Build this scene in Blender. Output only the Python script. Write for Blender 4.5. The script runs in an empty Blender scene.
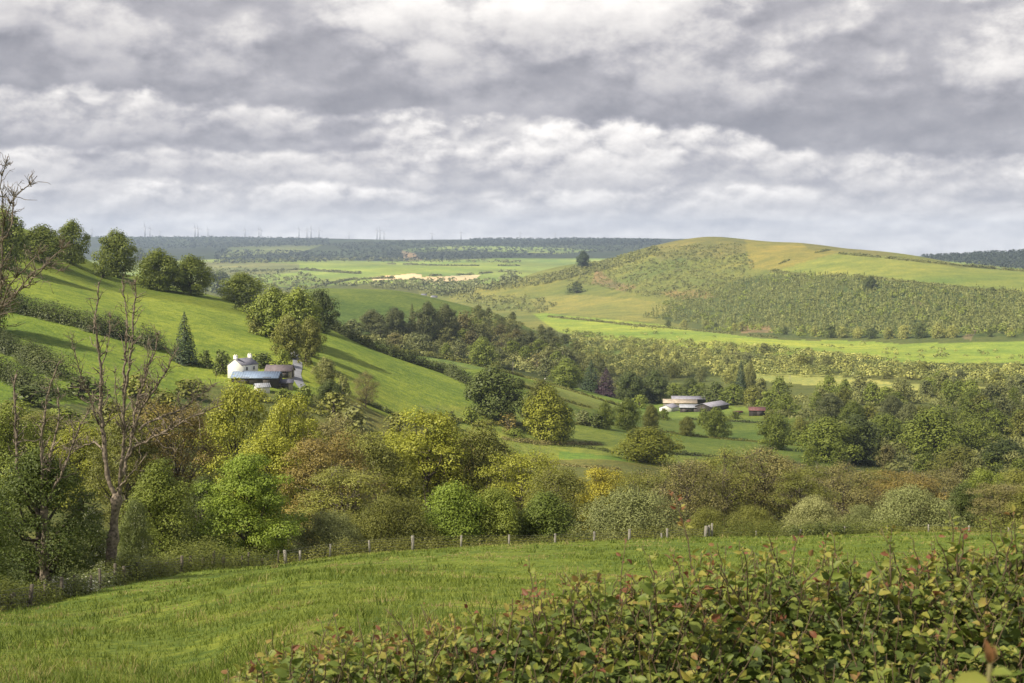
import bpy, math, random
import numpy as np

SC = bpy.context.scene
COL = SC.collection
R = math.radians
F_PX = 1422.0
PITCH = R(3.66)
CP, SP = math.cos(PITCH), math.sin(PITCH)
rng = np.random.default_rng(7)
random.seed(7)

# ------------------------------------------------------------------ terrain
# valley profile: for each viewing bearing the ground level (m, relative to the eye) at increasing distance
NEAR_L = [(5, -3.2), (12, -5.0), (30, -9.0), (50, -13.3)]
NEAR_M = [(5, -3.0), (12, -4.4), (30, -7.9), (60, -13.9)]
PROFILE = {
 -300: NEAR_L + [(70, -17), (110, -23), (200, -30), (280, -26), (400, -10), (560, 15), (700, 40), (900, 40), (1300, 0), (3000, -60), (6000, 0), (10500, 100), (14000, 60)],
 0: NEAR_L + [(70, -18), (85, -21), (110, -25), (160, -32), (220, -36), (270, -35), (330, -31.5), (400, -25.5), (470, -17), (560, -4), (650, 10), (720, 14), (900, 0), (1200, -40), (1800, -80), (3500, -80), (6000, 0), (10500, 95), (14000, 60)],
 100: NEAR_L + [(85, -20.4), (100, -23), (130, -29), (200, -38), (260, -40), (320, -38), (390, -34), (460, -26.5), (530, -19), (620, -12.5), (720, -9), (800, -12), (1000, -45), (1500, -85), (3500, -80), (5000, -62), (6500, -40), (8500, 10), (10500, 98), (14000, 60)],
 200: NEAR_L[:3] + [(90, -21), (108, -24.4), (130, -30), (200, -41), (270, -46), (340, -46), (430, -40), (480, -33.5), (550, -26), (630, -21), (700, -21), (800, -30), (1000, -60), (1600, -92), (3300, -85), (4000, -73), (4800, -62), (6500, -25), (8000, 10), (10500, 96), (14000, 60)],
 300: NEAR_M + [(115, -25.4), (140, -31), (200, -43), (270, -50), (350, -52), (430, -45), (480, -39), (560, -35), (660, -33.5), (720, -37), (900, -62), (1100, -55), (1250, -38), (1350, -38), (1700, -85), (3300, -90), (4000, -72), (4800, -55), (5500, -50), (6500, -20), (8000, 15), (10500, 90), (14000, 60)],
 400: NEAR_M + [(123, -26.3), (150, -33), (210, -44), (300, -54), (400, -58), (480, -55.7), (540, -51), (610, -47.5), (680, -49.5), (800, -66), (950, -72), (1050, -64), (1200, -45), (1300, -38), (1400, -42), (1800, -90), (3300, -82), (4000, -62), (4800, -50), (5500, -55), (6500, -25), (8000, 35), (10000, 75), (14000, 40)],
 500: NEAR_M + [(128, -27), (160, -35), (210, -46), (300, -57), (400, -64), (480, -66.5), (540, -65), (600, -61), (680, -62), (760, -64), (900, -80), (1000, -83), (1100, -74), (1200, -66), (1300, -60), (1500, -75), (2000, -103), (2700, -92), (3200, -75), (4500, -60), (6000, -30), (8000, 20), (9500, 72), (14000, 40)],
 560: [(500, -72), (580, -73), (680, -74), (780, -76.5), (850, -83), (1050, -84), (1150, -80), (1300, -85)],
 600: NEAR_M + [(130, -27.1), (160, -35), (220, -46), (300, -57), (400, -66), (500, -71.7), (600, -76), (720, -80.5), (790, -84), (900, -92), (1000, -99), (1150, -97), (1400, -102), (1700, -104), (2000, -104), (2200, -100), (2500, -84), (2800, -55), (3050, -25), (3200, -25), (3800, -60), (5000, -60), (7000, 0), (9000, 70), (14000, 40)],
 700: NEAR_M + [(136, -28), (170, -36), (230, -47), (300, -58), (400, -69), (500, -77), (620, -84), (720, -91), (850, -98), (1000, -100), (1300, -103), (1700, -104), (2000, -104), (2150, -98), (2400, -68), (2650, -28), (2900, 24), (3100, 24), (3600, -20), (5000, -60), (7000, 0), (9000, 66), (14000, 40)],
 800: NEAR_M + [(141, -28.8), (180, -37), (240, -48), (300, -58), (400, -70), (500, -79), (580, -85), (750, -93), (900, -97), (1200, -101), (1500, -103), (1750, -104.6), (1900, -98), (2150, -65), (2400, -30), (2650, 0), (2850, 14), (3050, 14), (3600, -20), (5500, -70), (9000, 10), (14000, 0)],
 900: NEAR_M + [(145, -29), (180, -37), (240, -49), (300, -61), (400, -76), (500, -84), (600, -90), (900, -97), (1200, -101), (1450, -102), (1600, -104), (1750, -92), (1950, -60), (2200, -32), (2450, -9), (2700, -6), (2900, -10), (3600, -40), (5500, -26), (6500, -60), (9000, -60), (14000, -60)],
 1024: NEAR_M + [(150, -30.3), (185, -38), (240, -47), (300, -57), (400, -71), (500, -80), (600, -86), (900, -95), (1200, -99), (1400, -100), (1550, -95), (1750, -70), (1900, -55), (2150, -38), (2350, -35), (2600, -40), (3600, -60), (5500, 0), (6500, -50), (9000, -60), (14000, -60)],
 1300: NEAR_M + [(150, -30), (240, -46), (400, -70), (600, -86), (1200, -97), (1400, -95), (1750, -60), (2150, -32), (2600, -40), (3600, -50), (5500, 20), (9000, 20), (14000, 20)],
}
# ridge lines and other places where the ground shows in the photograph: (bearing px, row px, distance)
SEEN = [(60, 243, 690), (140, 278, 730), (250, 305, 680), (330, 326, 650), (365, 343, 650), (440, 370, 670), (480, 384, 680),
        (520, 377, 780), (560, 390, 790), (640, 413, 850), (270, 568, 116), (520, 548, 130),
        (640, 250, 3000), (590, 262, 3050), (540, 271, 3150), (480, 284, 3200), (440, 294, 3300), (660, 246, 2960), (730, 239, 2890), (760, 243, 2870),
        (540, 302, 2600), (440, 302, 1290), (350, 291, 1290), (250, 335, 540), (640, 318, 2080),
        (850, 340, 1680), (960, 347, 1500), (840, 248, 2810), (960, 265, 2480), (750, 440, 660)]

def ray_dir(px, py):
    a, b = (np.asarray(px, float) - 512) / F_PX, (341.5 - np.asarray(py, float)) / F_PX
    return np.stack([a + 0 * b, CP + b * SP + 0 * a, -SP + b * CP + 0 * a], -1)

def to_px(x, y, z):
    dep = y * CP - z * SP
    dep = np.where(dep > 0.1, dep, 0.1)
    return 512 + F_PX * x / dep, 341.5 - F_PX * (y * SP + z * CP) / dep

_c = []
for px, lst in PROFILE.items():
    for (Y, z) in lst:
        x = (px - 512) / F_PX * (Y * CP - z * SP)
        _c.append((x, Y, z))
for (px, py, Y) in SEEN:
    d = ray_dir(px, py); d = d / d[1]
    _c.append((d[0] * Y, Y, d[2] * Y))
_c = np.array(_c)
AZK = 2.6
def _uv(x, y):
    return np.stack([np.arctan2(x, y) * AZK, np.log(np.maximum(np.hypot(x, y), 1.0))], -1)
_P = _uv(_c[:, 0], _c[:, 1])
_w = (_c[:, 2] + 2.0) / np.hypot(_c[:, 0], _c[:, 1])
def _phi(d2):
    return 0.5 * d2 * np.log(d2 + 1e-12)
_n = len(_P)
_d2 = ((_P[:, None, :] - _P[None, :, :]) ** 2).sum(-1)
_A = np.zeros((_n + 3, _n + 3))
_A[:_n, :_n] = _phi(_d2) + np.eye(_n) * 2e-4
_A[:_n, _n] = 1; _A[:_n, _n + 1:] = _P
_A[_n:, :_n] = _A[:_n, _n:].T
_sol = np.linalg.solve(_A, np.concatenate([_w, np.zeros(3)]))
# lookup table over bearing x log distance
AZ0, AZ1, NA = R(-32), R(32), 321
L0, L1, NL = math.log(3.0), math.log(16000.0), 720
_ta = np.linspace(AZ0, AZ1, NA); _tl = np.linspace(L0, L1, NL)
_TA, _TL = np.meshgrid(_ta, _tl, indexing='ij')
_q = np.stack([_TA.ravel() * AZK, _TL.ravel()], -1)
_tab = np.empty(len(_q))
for i in range(0, len(_q), 20000):
    b = _q[i:i + 20000]
    d2 = ((b[:, None, :] - _P[None]) ** 2).sum(-1)
    _tab[i:i + 20000] = _phi(d2) @ _sol[:_n] + _sol[_n] + b @ _sol[_n + 1:]
_tab = _tab.reshape(NA, NL)

def _hash(ix, iy, s):
    h = (ix.astype(np.int64) * 374761393 + iy.astype(np.int64) * 668265263 + s * 1274126177) & 0xFFFFFFFF
    h = ((h ^ (h >> 13)) * 1274126177) & 0xFFFFFFFF
    return ((h ^ (h >> 16)) & 0xFFFF) / 65535.0
def vnoise(x, y, s=0):
    ix, iy = np.floor(x), np.floor(y)
    fx, fy = x - ix, y - iy
    fx, fy = fx * fx * (3 - 2 * fx), fy * fy * (3 - 2 * fy)
    a, b = _hash(ix, iy, s), _hash(ix + 1, iy, s)
    c, d = _hash(ix, iy + 1, s), _hash(ix + 1, iy + 1, s)
    return (a * (1 - fx) + b * fx) * (1 - fy) + (c * (1 - fx) + d * fx) * fy
def fbm(x, y, oct=4, s=0):
    t, a = 0, 0.5
    for k in range(oct):
        t = t + a * (vnoise(x, y, s + k) - 0.5); x, y, a = x * 2.03, y * 2.03, a * 0.5
    return t

def ground(x, y):
    x = np.asarray(x, float); y = np.asarray(y, float)
    az = np.arctan2(x, y); r = np.maximum(np.hypot(x, y), 3.0)
    ga = np.clip((np.clip(az, AZ0, AZ1) - AZ0) / (AZ1 - AZ0) * (NA - 1), 0, NA - 1.001)
    gl = np.clip((np.log(r) - L0) / (L1 - L0) * (NL - 1), 0, NL - 1.001)
    ia, il = ga.astype(int), gl.astype(int); fa, fl = ga - ia, gl - il
    w = (_tab[ia, il] * (1 - fl) + _tab[ia, il + 1] * fl) * (1 - fa) + (_tab[ia + 1, il] * (1 - fl) + _tab[ia + 1, il + 1] * fl) * fa
    t = np.clip((np.abs(az) - R(40)) / R(110), 0, 1); t = t * t * (3 - 2 * t)
    w = w * (1 - t) - 70.0 * (1 - np.exp(-r / 1200.0)) / r * t
    z = -2.0 + w * r
    far = np.clip((r - 150) / 1500, 0, 1)
    z = np.clip(z, -125.0, 170.0)
    z = z + 0.35 * fbm(x / 14, y / 14, 3, 3) * np.clip(r / 25, 0, 1)
    z = z + 3.0 * far * fbm(x / 120, y / 120, 4, 11) + 26 * np.clip((r - 3500) / 5000, 0, 1) * fbm(x / 900, y / 900, 4, 23)
    return z

_rs = np.exp(np.linspace(math.log(5), math.log(15500), 2600))
def cast(px, py, rmin=5.0):
    """where the line of sight meets the bare ground: world x, y, z (nan when it meets the sky)"""
    px = np.atleast_1d(np.asarray(px, float)); py = np.atleast_1d(np.asarray(py, float))
    out = np.full((len(px), 3), np.nan)
    D = ray_dir(px, py); D = D / np.hypot(D[:, 0], D[:, 1])[:, None]
    rs = _rs[_rs >= rmin]
    for i in range(len(px)):
        x, y, z = D[i, 0] * rs, D[i, 1] * rs, D[i, 2] * rs
        k = np.nonzero(z < ground(x, y))[0]
        if len(k): out[i] = (x[k[0]], y[k[0]], ground(x[k[0]], y[k[0]]))
    return out

def at(px, Y):
    """ground point on the bearing of column px at distance Y"""
    z = -0.15 * Y
    for _ in range(4):
        x = (px - 512) / F_PX * (Y * CP - z * SP); z = float(ground(x, Y))
    return x, Y, z

def seen_height(px_top, Y, zg):
    d = ray_dir(512, px_top)
    return float(d[2] / d[1] * Y - zg)

def in_poly(px, py, poly):
    inside = np.zeros(np.shape(px), bool)
    n = len(poly)
    for i in range(n):
        x0, y0 = poly[i]; x1, y1 = poly[(i + 1) % n]
        c = (y0 > py) != (y1 > py)
        with np.errstate(divide='ignore', invalid='ignore'):
            xx = (x1 - x0) * (py - y0) / (y1 - y0 if y1 != y0 else 1e-9) + x0
        inside ^= c & (px < xx)
    return inside

# ------------------------------------------------------------------ mesh helpers
class MB:
    """collects vertices and faces; build() links them as one mesh object"""
    def __init__(s): s.V = []; s.F = {}; s.T = []; s.n = 0; s.M = {}
    def add(s, V, faces, tint=0.5, mat=0):
        V = np.asarray(V, float).reshape(-1, 3)
        for f in (faces if isinstance(faces, list) else [faces]):
            f = np.asarray(f, int)
            s.F.setdefault(f.shape[1], []).append(f + s.n)
            s.M.setdefault(f.shape[1], []).append(np.full(len(f), mat))
        s.V.append(V); s.T.append(np.broadcast_to(np.asarray(tint, float), (len(V),)).copy()); s.n += len(V)
        return s
    def arrays(s):
        return np.concatenate(s.V), {k: np.concatenate(v) for k, v in s.F.items()}, np.concatenate(s.T)
    def mesh(s, name, mats, smooth=False):
        V, F, T = s.arrays()
        me = bpy.data.meshes.new(name)
        loops = np.concatenate([F[k].ravel() for k in F])
        sizes = np.concatenate([np.full(len(F[k]), k) for k in F])
        mi = np.concatenate([np.concatenate(s.M[k]) for k in F])
        me.vertices.add(len(V)); me.vertices.foreach_set('co', V.ravel().astype(np.float32))
        me.loops.add(len(loops)); me.loops.foreach_set('vertex_index', loops.astype(np.int32))
        me.polygons.add(len(sizes)); st = np.concatenate([[0], np.cumsum(sizes)[:-1]])
        me.polygons.foreach_set('loop_start', st.astype(np.int32))
        me.polygons.foreach_set('material_index', mi.astype(np.int32))
        if smooth: me.polygons.foreach_set('use_smooth', np.ones(len(sizes), bool))
        a = me.attributes.new('tint', 'FLOAT', 'POINT'); a.data.foreach_set('value', T.astype(np.float32))
        for m in (mats if isinstance(mats, (list, tuple)) else [mats]): me.materials.append(m)
        me.update(calc_edges=True)
        return me
    def build(s, name, mats, parent=None, smooth=False):
        o = bpy.data.objects.new(name, s.mesh(name, mats, smooth)); COL.objects.link(o)
        if parent: o.parent = parent
        return o

def tag(o, label=None, cat=None, group=None, kind=None):
    if label: o['label'] = label
    if cat: o['category'] = cat
    if group: o['group'] = group
    if kind: o['kind'] = kind
    return o
def empty(name, loc, rz=0.0, sc=(1, 1, 1)):
    o = bpy.data.objects.new(name, None); COL.objects.link(o)
    o.location = loc; o.rotation_euler = (0, 0, rz); o.scale = sc; o.empty_display_size = 0.3
    return o

def tube(mb, pts, radii, sides=6, tint=0.5, cap=True, mat=0):
    P = np.asarray(pts, float); n = len(P); r = np.broadcast_to(np.asarray(radii, float), (n,))
    T = np.gradient(P, axis=0); T /= np.linalg.norm(T, axis=1)[:, None] + 1e-9
    up = np.array([0.31, 0.17, 0.93]) if abs(T[0, 2]) < 0.9 else np.array([1, 0.1, 0.05])
    A = np.cross(T, up); A /= np.linalg.norm(A, axis=1)[:, None] + 1e-9
    B = np.cross(T, A)
    th = np.arange(sides) / sides * 2 * math.pi
    V = P[:, None, :] + r[:, None, None] * (np.cos(th)[None, :, None] * A[:, None, :] + np.sin(th)[None, :, None] * B[:, None, :])
    i, j = np.meshgrid(np.arange(n - 1), np.arange(sides), indexing='ij')
    j2 = (j + 1) % sides
    Fq = np.stack([i * sides + j, i * sides + j2, (i + 1) * sides + j2, (i + 1) * sides + j], -1).reshape(-1, 4)
    fs = [Fq]
    if cap: fs += [np.arange(sides)[None, ::-1], ((n - 1) * sides + np.arange(sides))[None]]
    mb.add(V.reshape(-1, 3), fs, tint, mat)

def box(mb, c, s, rz=0.0, tint=0.5, mat=0):
    x, y, z = np.array(s) / 2
    V = np.array([(sx * x, sy * y, sz * z) for sz in (-1, 1) for sx, sy in ((-1, -1), (1, -1), (1, 1), (-1, 1))])
    c_, s_ = math.cos(rz), math.sin(rz)
    V = V @ np.array([[c_, s_, 0], [-s_, c_, 0], [0, 0, 1]]) + np.array(c)
    mb.add(V, [np.array([[3, 2, 1, 0], [4, 5, 6, 7], [0, 1, 5, 4], [1, 2, 6, 5], [2, 3, 7, 6], [3, 0, 4, 7]])], tint, mat)

def unit(v): return v / (np.linalg.norm(v, axis=-1, keepdims=True) + 1e-9)

def leaves(mb, g, C, N, size, aspect=0.62, tint=0.5):
    """kite-shaped leaf faces at C facing N"""
    n = len(C); N = unit(N)
    t = unit(np.cross(N, g.normal(size=(n, 3)))); b = np.cross(N, t)
    s = np.broadcast_to(np.asarray(size, float), (n,))[:, None]
    V = np.stack([C - t * s * .5, C + b * s * aspect * .5 - t * s * .05, C + t * s * .5, C - b * s * aspect * .5 - t * s * .05], 1)
    tt = np.repeat(np.broadcast_to(np.asarray(tint, float), (n,)), 4)
    mb.add(V.reshape(-1, 3), [np.arange(4 * n).reshape(n, 4)], tt)

def sphere_dirs(g, n):
    return unit(g.normal(size=(n, 3)))

# ------------------------------------------------------------------ materials
def new_mat(name):
    m = bpy.data.materials.new(name); m.use_nodes = True
    nt = m.node_tree; nt.nodes.clear()
    return m, nt.nodes, nt.links
def nd(N, t, **kw):
    n = N.new(t)
    for k, v in kw.items(): setattr(n, k, v)
    return n
def plain(name, col, rough=0.8, var=0.25, scale=3.0, metal=0.0, bump=0.0, objc=True):
    m, N, L = new_mat(name)
    out = nd(N, 'ShaderNodeOutputMaterial'); p = nd(N, 'ShaderNodeBsdfPrincipled')
    L.new(p.outputs[0], out.inputs[0])
    p.inputs['Roughness'].default_value = rough; p.inputs['Metallic'].default_value = metal
    tc = nd(N, 'ShaderNodeTexCoord'); nz = nd(N, 'ShaderNodeTexNoise')
    nz.inputs['Scale'].default_value = scale; nz.inputs['Detail'].default_value = 6
    L.new(tc.outputs['Object'], nz.inputs['Vector'])
    r = nd(N, 'ShaderNodeValToRGB'); L.new(nz.outputs[0], r.inputs[0])
    r.color_ramp.elements[0].position = 0.3; r.color_ramp.elements[1].position = 0.7
    c = np.array(col)
    r.color_ramp.elements[0].color = (*np.clip(c * (1 - var), 0, 1), 1); r.color_ramp.elements[1].color = (*np.clip(c * (1 + var), 0, 1), 1)
    L.new(r.outputs[0], p.inputs['Base Color'])
    if bump:
        b = nd(N, 'ShaderNodeBump'); b.inputs['Strength'].default_value = bump
        L.new(nz.outputs[0], b.inputs['Height']); L.new(b.outputs[0], p.inputs['Normal'])
    return m
def leaf_mat(name, ca, cb, trans=0.3, rough=0.55, cc=None):
    """leaf colour runs ca..cb by leaf (tint) and by plant (object random)"""
    m, N, L = new_mat(name)
    out = nd(N, 'ShaderNodeOutputMaterial'); p = nd(N, 'ShaderNodeBsdfPrincipled'); tr = nd(N, 'ShaderNodeBsdfTranslucent')
    mix = nd(N, 'ShaderNodeMixShader'); mix.inputs[0].default_value = trans
    L.new(p.outputs[0], mix.inputs[1]); L.new(tr.outputs[0], mix.inputs[2]); L.new(mix.outputs[0], out.inputs[0])
    p.inputs['Roughness'].default_value = rough
    p.inputs['Specular IOR Level'].default_value = 0.25
    at_ = nd(N, 'ShaderNodeAttribute', attribute_name='tint'); oi = nd(N, 'ShaderNodeObjectInfo')
    ma = nd(N, 'ShaderNodeMath', operation='MULTIPLY_ADD'); ma.inputs[1].default_value = 0.35; ma.inputs[2].default_value = -0.175
    L.new(oi.outputs['Random'], ma.inputs[0])
    ad = nd(N, 'ShaderNodeMath', operation='ADD'); L.new(ma.outputs[0], ad.inputs[0]); L.new(at_.outputs['Fac'], ad.inputs[1])
    r = nd(N, 'ShaderNodeValToRGB'); L.new(ad.outputs[0], r.inputs[0])
    e = r.color_ramp.elements; e[0].position = 0.1; e[1].position = 0.9
    e[0].color = (*ca, 1); e[1].color = (*cb, 1)
    if cc is not None:
        k = e.new(1.0); k.color = (*cc, 1); e[1].position = 0.75
    L.new(r.outputs[0], p.inputs['Base Color']); L.new(r.outputs[0], tr.inputs['Color'])
    return m
# ------------------------------------------------------------------ camera, light, sky
cam = bpy.data.cameras.new('camera'); camo = bpy.data.objects.new('camera', cam); COL.objects.link(camo)
cam.sensor_width = 36; cam.lens = F_PX / 1024 * 36; cam.clip_start = 0.1; cam.clip_end = 60000
camo.location = (0, 0, 0); camo.rotation_euler = (R(90) - PITCH, 0, 0)
SC.camera = camo
SUN_EL, SUN_AZ = R(44), R(-118)          # bearing from the line of view, negative = left
sdir = np.array([math.sin(SUN_AZ) * math.cos(SUN_EL), math.cos(SUN_AZ) * math.cos(SUN_EL), math.sin(SUN_EL)])
sl = bpy.data.lights.new('sun', 'SUN'); sl.energy = 4.6; sl.angle = R(0.6); sl.color = (1.0, 0.91, 0.74)
so = bpy.data.objects.new('sun', sl); COL.objects.link(so)
from mathutils import Vector
so.rotation_euler = Vector(sdir).to_track_quat('Z', 'Y').to_euler(); so.location = (-300, 0, 500)
SC.view_settings.view_transform = 'Standard'; SC.view_settings.look = 'None'
SC.view_settings.exposure = 1.08; SC.view_settings.gamma = 1.0; SC.view_settings.use_curve_mapping = False
SC.render.engine = 'CYCLES'
SC.cycles.use_denoising = True
try: SC.cycles.denoiser = 'OPENIMAGEDENOISE'
except Exception: pass
SC.cycles.max_bounces = 6; SC.cycles.transparent_max_bounces = 6; SC.cycles.volume_bounces = 0
SC.cycles.diffuse_bounces = 3; SC.cycles.glossy_bounces = 1; SC.cycles.transmission_bounces = 3
SC.cycles.caustics_reflective = False; SC.cycles.caustics_refractive = False

def make_world():
    w = bpy.data.worlds.new('World'); SC.world = w; w.use_nodes = True
    nt = w.node_tree; N, L = nt.nodes, nt.links; N.clear()
    out = nd(N, 'ShaderNodeOutputWorld'); bg = nd(N, 'ShaderNodeBackground'); L.new(bg.outputs[0], out.inputs[0])
    sky = nd(N, 'ShaderNodeTexSky'); sky.sky_type = 'NISHITA'; sky.sun_disc = False
    sky.sun_elevation = SUN_EL; sky.sun_rotation = SUN_AZ; sky.altitude = 200
    bg.inputs['Strength'].default_value = 0.1
    tc = nd(N, 'ShaderNodeTexCoord'); sp = nd(N, 'ShaderNodeSeparateXYZ'); L.new(tc.outputs['Generated'], sp.inputs[0])
    def M(op, a, b=None, c=None, clamp=False):
        n = nd(N, 'ShaderNodeMath', operation=op); n.use_clamp = clamp
        for i, v in enumerate((a, b, c)):
            if v is None: continue
            if isinstance(v, (int, float)): n.inputs[i].default_value = v
            else: L.new(v, n.inputs[i])
        return n.outputs[0]
    az = M('ARCTAN2', sp.outputs[0], sp.outputs[1])
    v = M('MAXIMUM', sp.outputs[2], 0.0)
    # height of the cloud field above the skyline, squeezed towards the horizon as layers recede
    q = M('LOGARITHM', M('ADD', v, 0.055), math.e)
    def vec(x, y, z=0.0):
        n = nd(N, 'ShaderNodeCombineXYZ')
        for i, u in enumerate((x, y, z)):
            if isinstance(u, (int, float)): n.inputs[i].default_value = u
            else: L.new(u, n.inputs[i])
        return n.outputs[0]
    def noise(vv, scale, detail=6, rough=0.55, dist=0.0, lac=2.1):
        n = nd(N, 'ShaderNodeTexNoise'); n.noise_dimensions = '2D'; n.inputs['Scale'].default_value = scale; n.inputs['Detail'].default_value = detail
        n.inputs['Roughness'].default_value = rough; n.inputs['Distortion'].default_value = dist; n.inputs['Lacunarity'].default_value = lac
        L.new(vv, n.inputs['Vector']); return n.outputs[0]
    def ramp(f, stops, interp='LINEAR'):
        n = nd(N, 'ShaderNodeValToRGB'); n.color_ramp.interpolation = interp; L.new(f, n.inputs[0])
        e = n.color_ramp.elements
        e[0].position, e[0].color = stops[0][0], (*stops[0][1],) + (1,) if len(stops[0][1]) == 3 else stops[0][1]
        e[1].position, e[1].color = stops[-1][0], (*stops[-1][1], 1)
        for p_, c_ in stops[1:-1]:
            k = e.new(p_); k.color = (*c_, 1)
        return n.outputs[0]
    g = lambda t: (t, t, t)
    SX = lambda lo, hi, x: ramp_s(x, lo, hi)
    def ramp_s(x, lo, hi):
        n = nd(N, 'ShaderNodeMapRange', interpolation_type='SMOOTHSTEP'); n.clamp = True
        n.inputs['From Min'].default_value = lo; n.inputs['From Max'].default_value = hi; L.new(x, n.inputs['Value'])
        return n.outputs[0]
    def voro(vv, scale):
        n = nd(N, 'ShaderNodeTexVoronoi', feature='F1'); n.voronoi_dimensions = '2D'; n.inputs['Scale'].default_value = scale
        n.inputs['Detail'].default_value = 1.0; n.inputs['Roughness'].default_value = 0.5
        L.new(vv, n.inputs['Vector']); return n.outputs['Distance']
    LX, LY = -0.35, 0.9                                        # the way to the light across the sky
    def puff(z, s):
        """heaped cloud density; two samples give lit and shaded sides"""
        wv = M('MULTIPLY', M('SUBTRACT', noise(vec(M('ADD', az, z), v), 16 * s, 3, 0.5), 0.5), 0.05 / s)
        def dens(off):
            x = M('ADD', az, off * LX + z); y = M('MULTIPLY_ADD', v, 1.75, off * LY)
            a = noise(vec(x, y), 8.0 * s, 8, 0.60)
            b = voro(vec(M('ADD', x, wv), M('ADD', y, wv)), 17.0 * s)
            return M('MULTIPLY_ADD', b, -0.34, a)
        d0, d1 = dens(0.0), dens(0.010 / s)
        return d0, M('SUBTRACT', d0, d1)
    PUFFS = {1: puff(1.3, 0.75), 2: puff(4.7, 1.3)}
    def warp(z, s, amp):
        return M('MULTIPLY', M('SUBTRACT', noise(vec(M('ADD', az, z), M('MULTIPLY', v, 1.5)), s, 4, 0.55), 0.5), amp)
    # farthest: pale sheets merging at the skyline
    st = noise(vec(M('MULTIPLY', az, 3.0), M('MULTIPLY', v, 22.0)), 3.0, 5, 0.55, 0.3)
    lum = M('ADD', ramp(M('MULTIPLY', v, 6.0, clamp=True), [(0, g(.69)), (.06, g(.67)), (.14, g(.62)), (.25, g(.62)), (.4, g(.68)), (1, g(.6))]), M('MULTIPLY', M('SUBTRACT', st, .5), .34))
    lum = M('ADD', lum, M('MULTIPLY', PUFFS[2][1], 0.7))
    def layer(lum, base, thick, dark, light, z, s, fluff, topk, side=None, pw=0.8, edge=0.10, heads=0.30):
        d0, lit = PUFFS[s]
        t = M('DIVIDE', M('SUBTRACT', M('ADD', v, warp(z + 7, 11.0, 0.020)), base), thick)
        t2 = M('ADD', t, M('MULTIPLY', M('SUBTRACT', d0, 0.30), -topk))
        al = M('MULTIPLY', SX(0.0, edge, M('ADD', t, warp(z + 3, 30.0, 0.16))), M('SUBTRACT', 1.0, SX(0.82, 1.02, t2)))
        if side is not None: al = M('MULTIPLY', al, side)
        tc_ = M('POWER', M('MAXIMUM', M('MINIMUM', t, 1.0), 0.001), pw)
        body = M('ADD', M('MULTIPLY_ADD', tc_, light - dark, dark), M('MULTIPLY', M('MULTIPLY', lit, fluff), M('MULTIPLY_ADD', tc_, 0.8, 0.2)))
        head = SX(0.16, 0.46, M('ADD', d0, warp(z + 5, 60.0, 0.10)))
        body = M('ADD', body, M('MULTIPLY', M('SUBTRACT', head, 0.38), M('MULTIPLY_ADD', tc_, heads, heads * 0.12)))
        mxn = nd(N, 'ShaderNodeMix', data_type='FLOAT'); L.new(al, mxn.inputs[0]); L.new(lum, mxn.inputs[2]); L.new(body, mxn.inputs[3])
        return mxn.outputs[0]
    def by_az(pairs):
        """piecewise value along the bearing (px column, value)"""
        lo, hi = -0.6, 0.6
        x = M('DIVIDE', M('SUBTRACT', az, lo), hi - lo, clamp=True)
        return M('SUBTRACT', nd_out(ramp(x, [((( (p - 512) / F_PX) - lo) / (hi - lo), g(val + 1.0)) for p, val in pairs])), 1.0)
    def nd_out(c):
        n = nd(N, 'ShaderNodeSeparateColor'); L.new(c, n.inputs[0]); return n.outputs[0]
    E = lambda y: (250 - y) / F_PX
    lum = layer(lum, by_az([(-200, E(222)), (200, E(216)), (600, E(222)), (1000, E(212)), (1200, E(216))]), 0.026, .52, .68, 21.0, 2, 1.0, 1.4, edge=.35, heads=.22)
    lum = layer(lum, by_az([(-200, E(192)), (150, E(188)), (420, E(194)), (780, E(192)), (860, E(203)), (1200, E(215))]), 0.062, .48, .72, 1.0, 2, 1.4, 1.3, edge=.10, heads=.28)
    lum = layer(lum, by_az([(-200, E(160)), (300, E(158)), (420, E(150)), (600, E(150)), (1200, E(160))]), 0.050, .35, .58, 5.0, 2, 0.9, 1.3, heads=.26, side=SX(-0.04, -0.13, az), edge=.12)
    lum = layer(lum, by_az([(-200, E(100)), (120, E(104)), (330, E(122)), (560, E(126)), (680, E(134)), (790, E(158)), (1000, E(168)), (1200, E(160))]), 0.125, .295, .66, 9.0, 1, 1.0, 0.35, pw=0.7, edge=.07, heads=.36)
    lum = layer(lum, by_az([(-200, E(-80)), (520, E(-30)), (700, E(0)), (800, E(12)), (1000, E(14)), (1200, E(10))]), 0.13, .38, .60, 14.0, 1, 0.7, 0.3, edge=.08, heads=.3)
    # cloud colour: lilac grey in the bases, cream on the lit tops
    colr = ramp(lum, [(0.0, (.10, .105, .14)), (0.25, (.215, .215, .245)), (0.45, (.39, .38, .405)), (0.62, (.585, .562, .56)), (0.80, (.81, .775, .745)), (1.0, (1.0, .96, .91))])
    sc_ = nd(N, 'ShaderNodeVectorMath', operation='SCALE'); L.new(colr, sc_.inputs[0]); sc_.inputs['Scale'].default_value = CLOUD_GAIN
    # thin gaps of blue overhead
    gap = ramp(noise(vec(sp.outputs[0], sp.outputs[1], sp.outputs[2]), 2.6, 5), [(0.0, g(1.0)), (0.34, g(1.0)), (0.42, g(0.0)), (1.0, g(0.0))])
    hi = M('MULTIPLY', gap, M('MULTIPLY_ADD', v, 4.0, -1.0, clamp=True))
    mx = nd(N, 'ShaderNodeMix', data_type='RGBA'); L.new(hi, mx.inputs[0]); L.new(sc_.outputs[0], mx.inputs[6]); L.new(sky.outputs[0], mx.inputs[7])
    # below the horizon: dull land colour
    bl = M('MULTIPLY', sp.outputs[2], -60.0, clamp=True)
    m2 = nd(N, 'ShaderNodeMix', data_type='RGBA'); L.new(bl, m2.inputs[0]); L.new(mx.outputs[2], m2.inputs[6]); m2.inputs[7].default_value = (0.9, 1.0, 0.6, 1)
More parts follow.
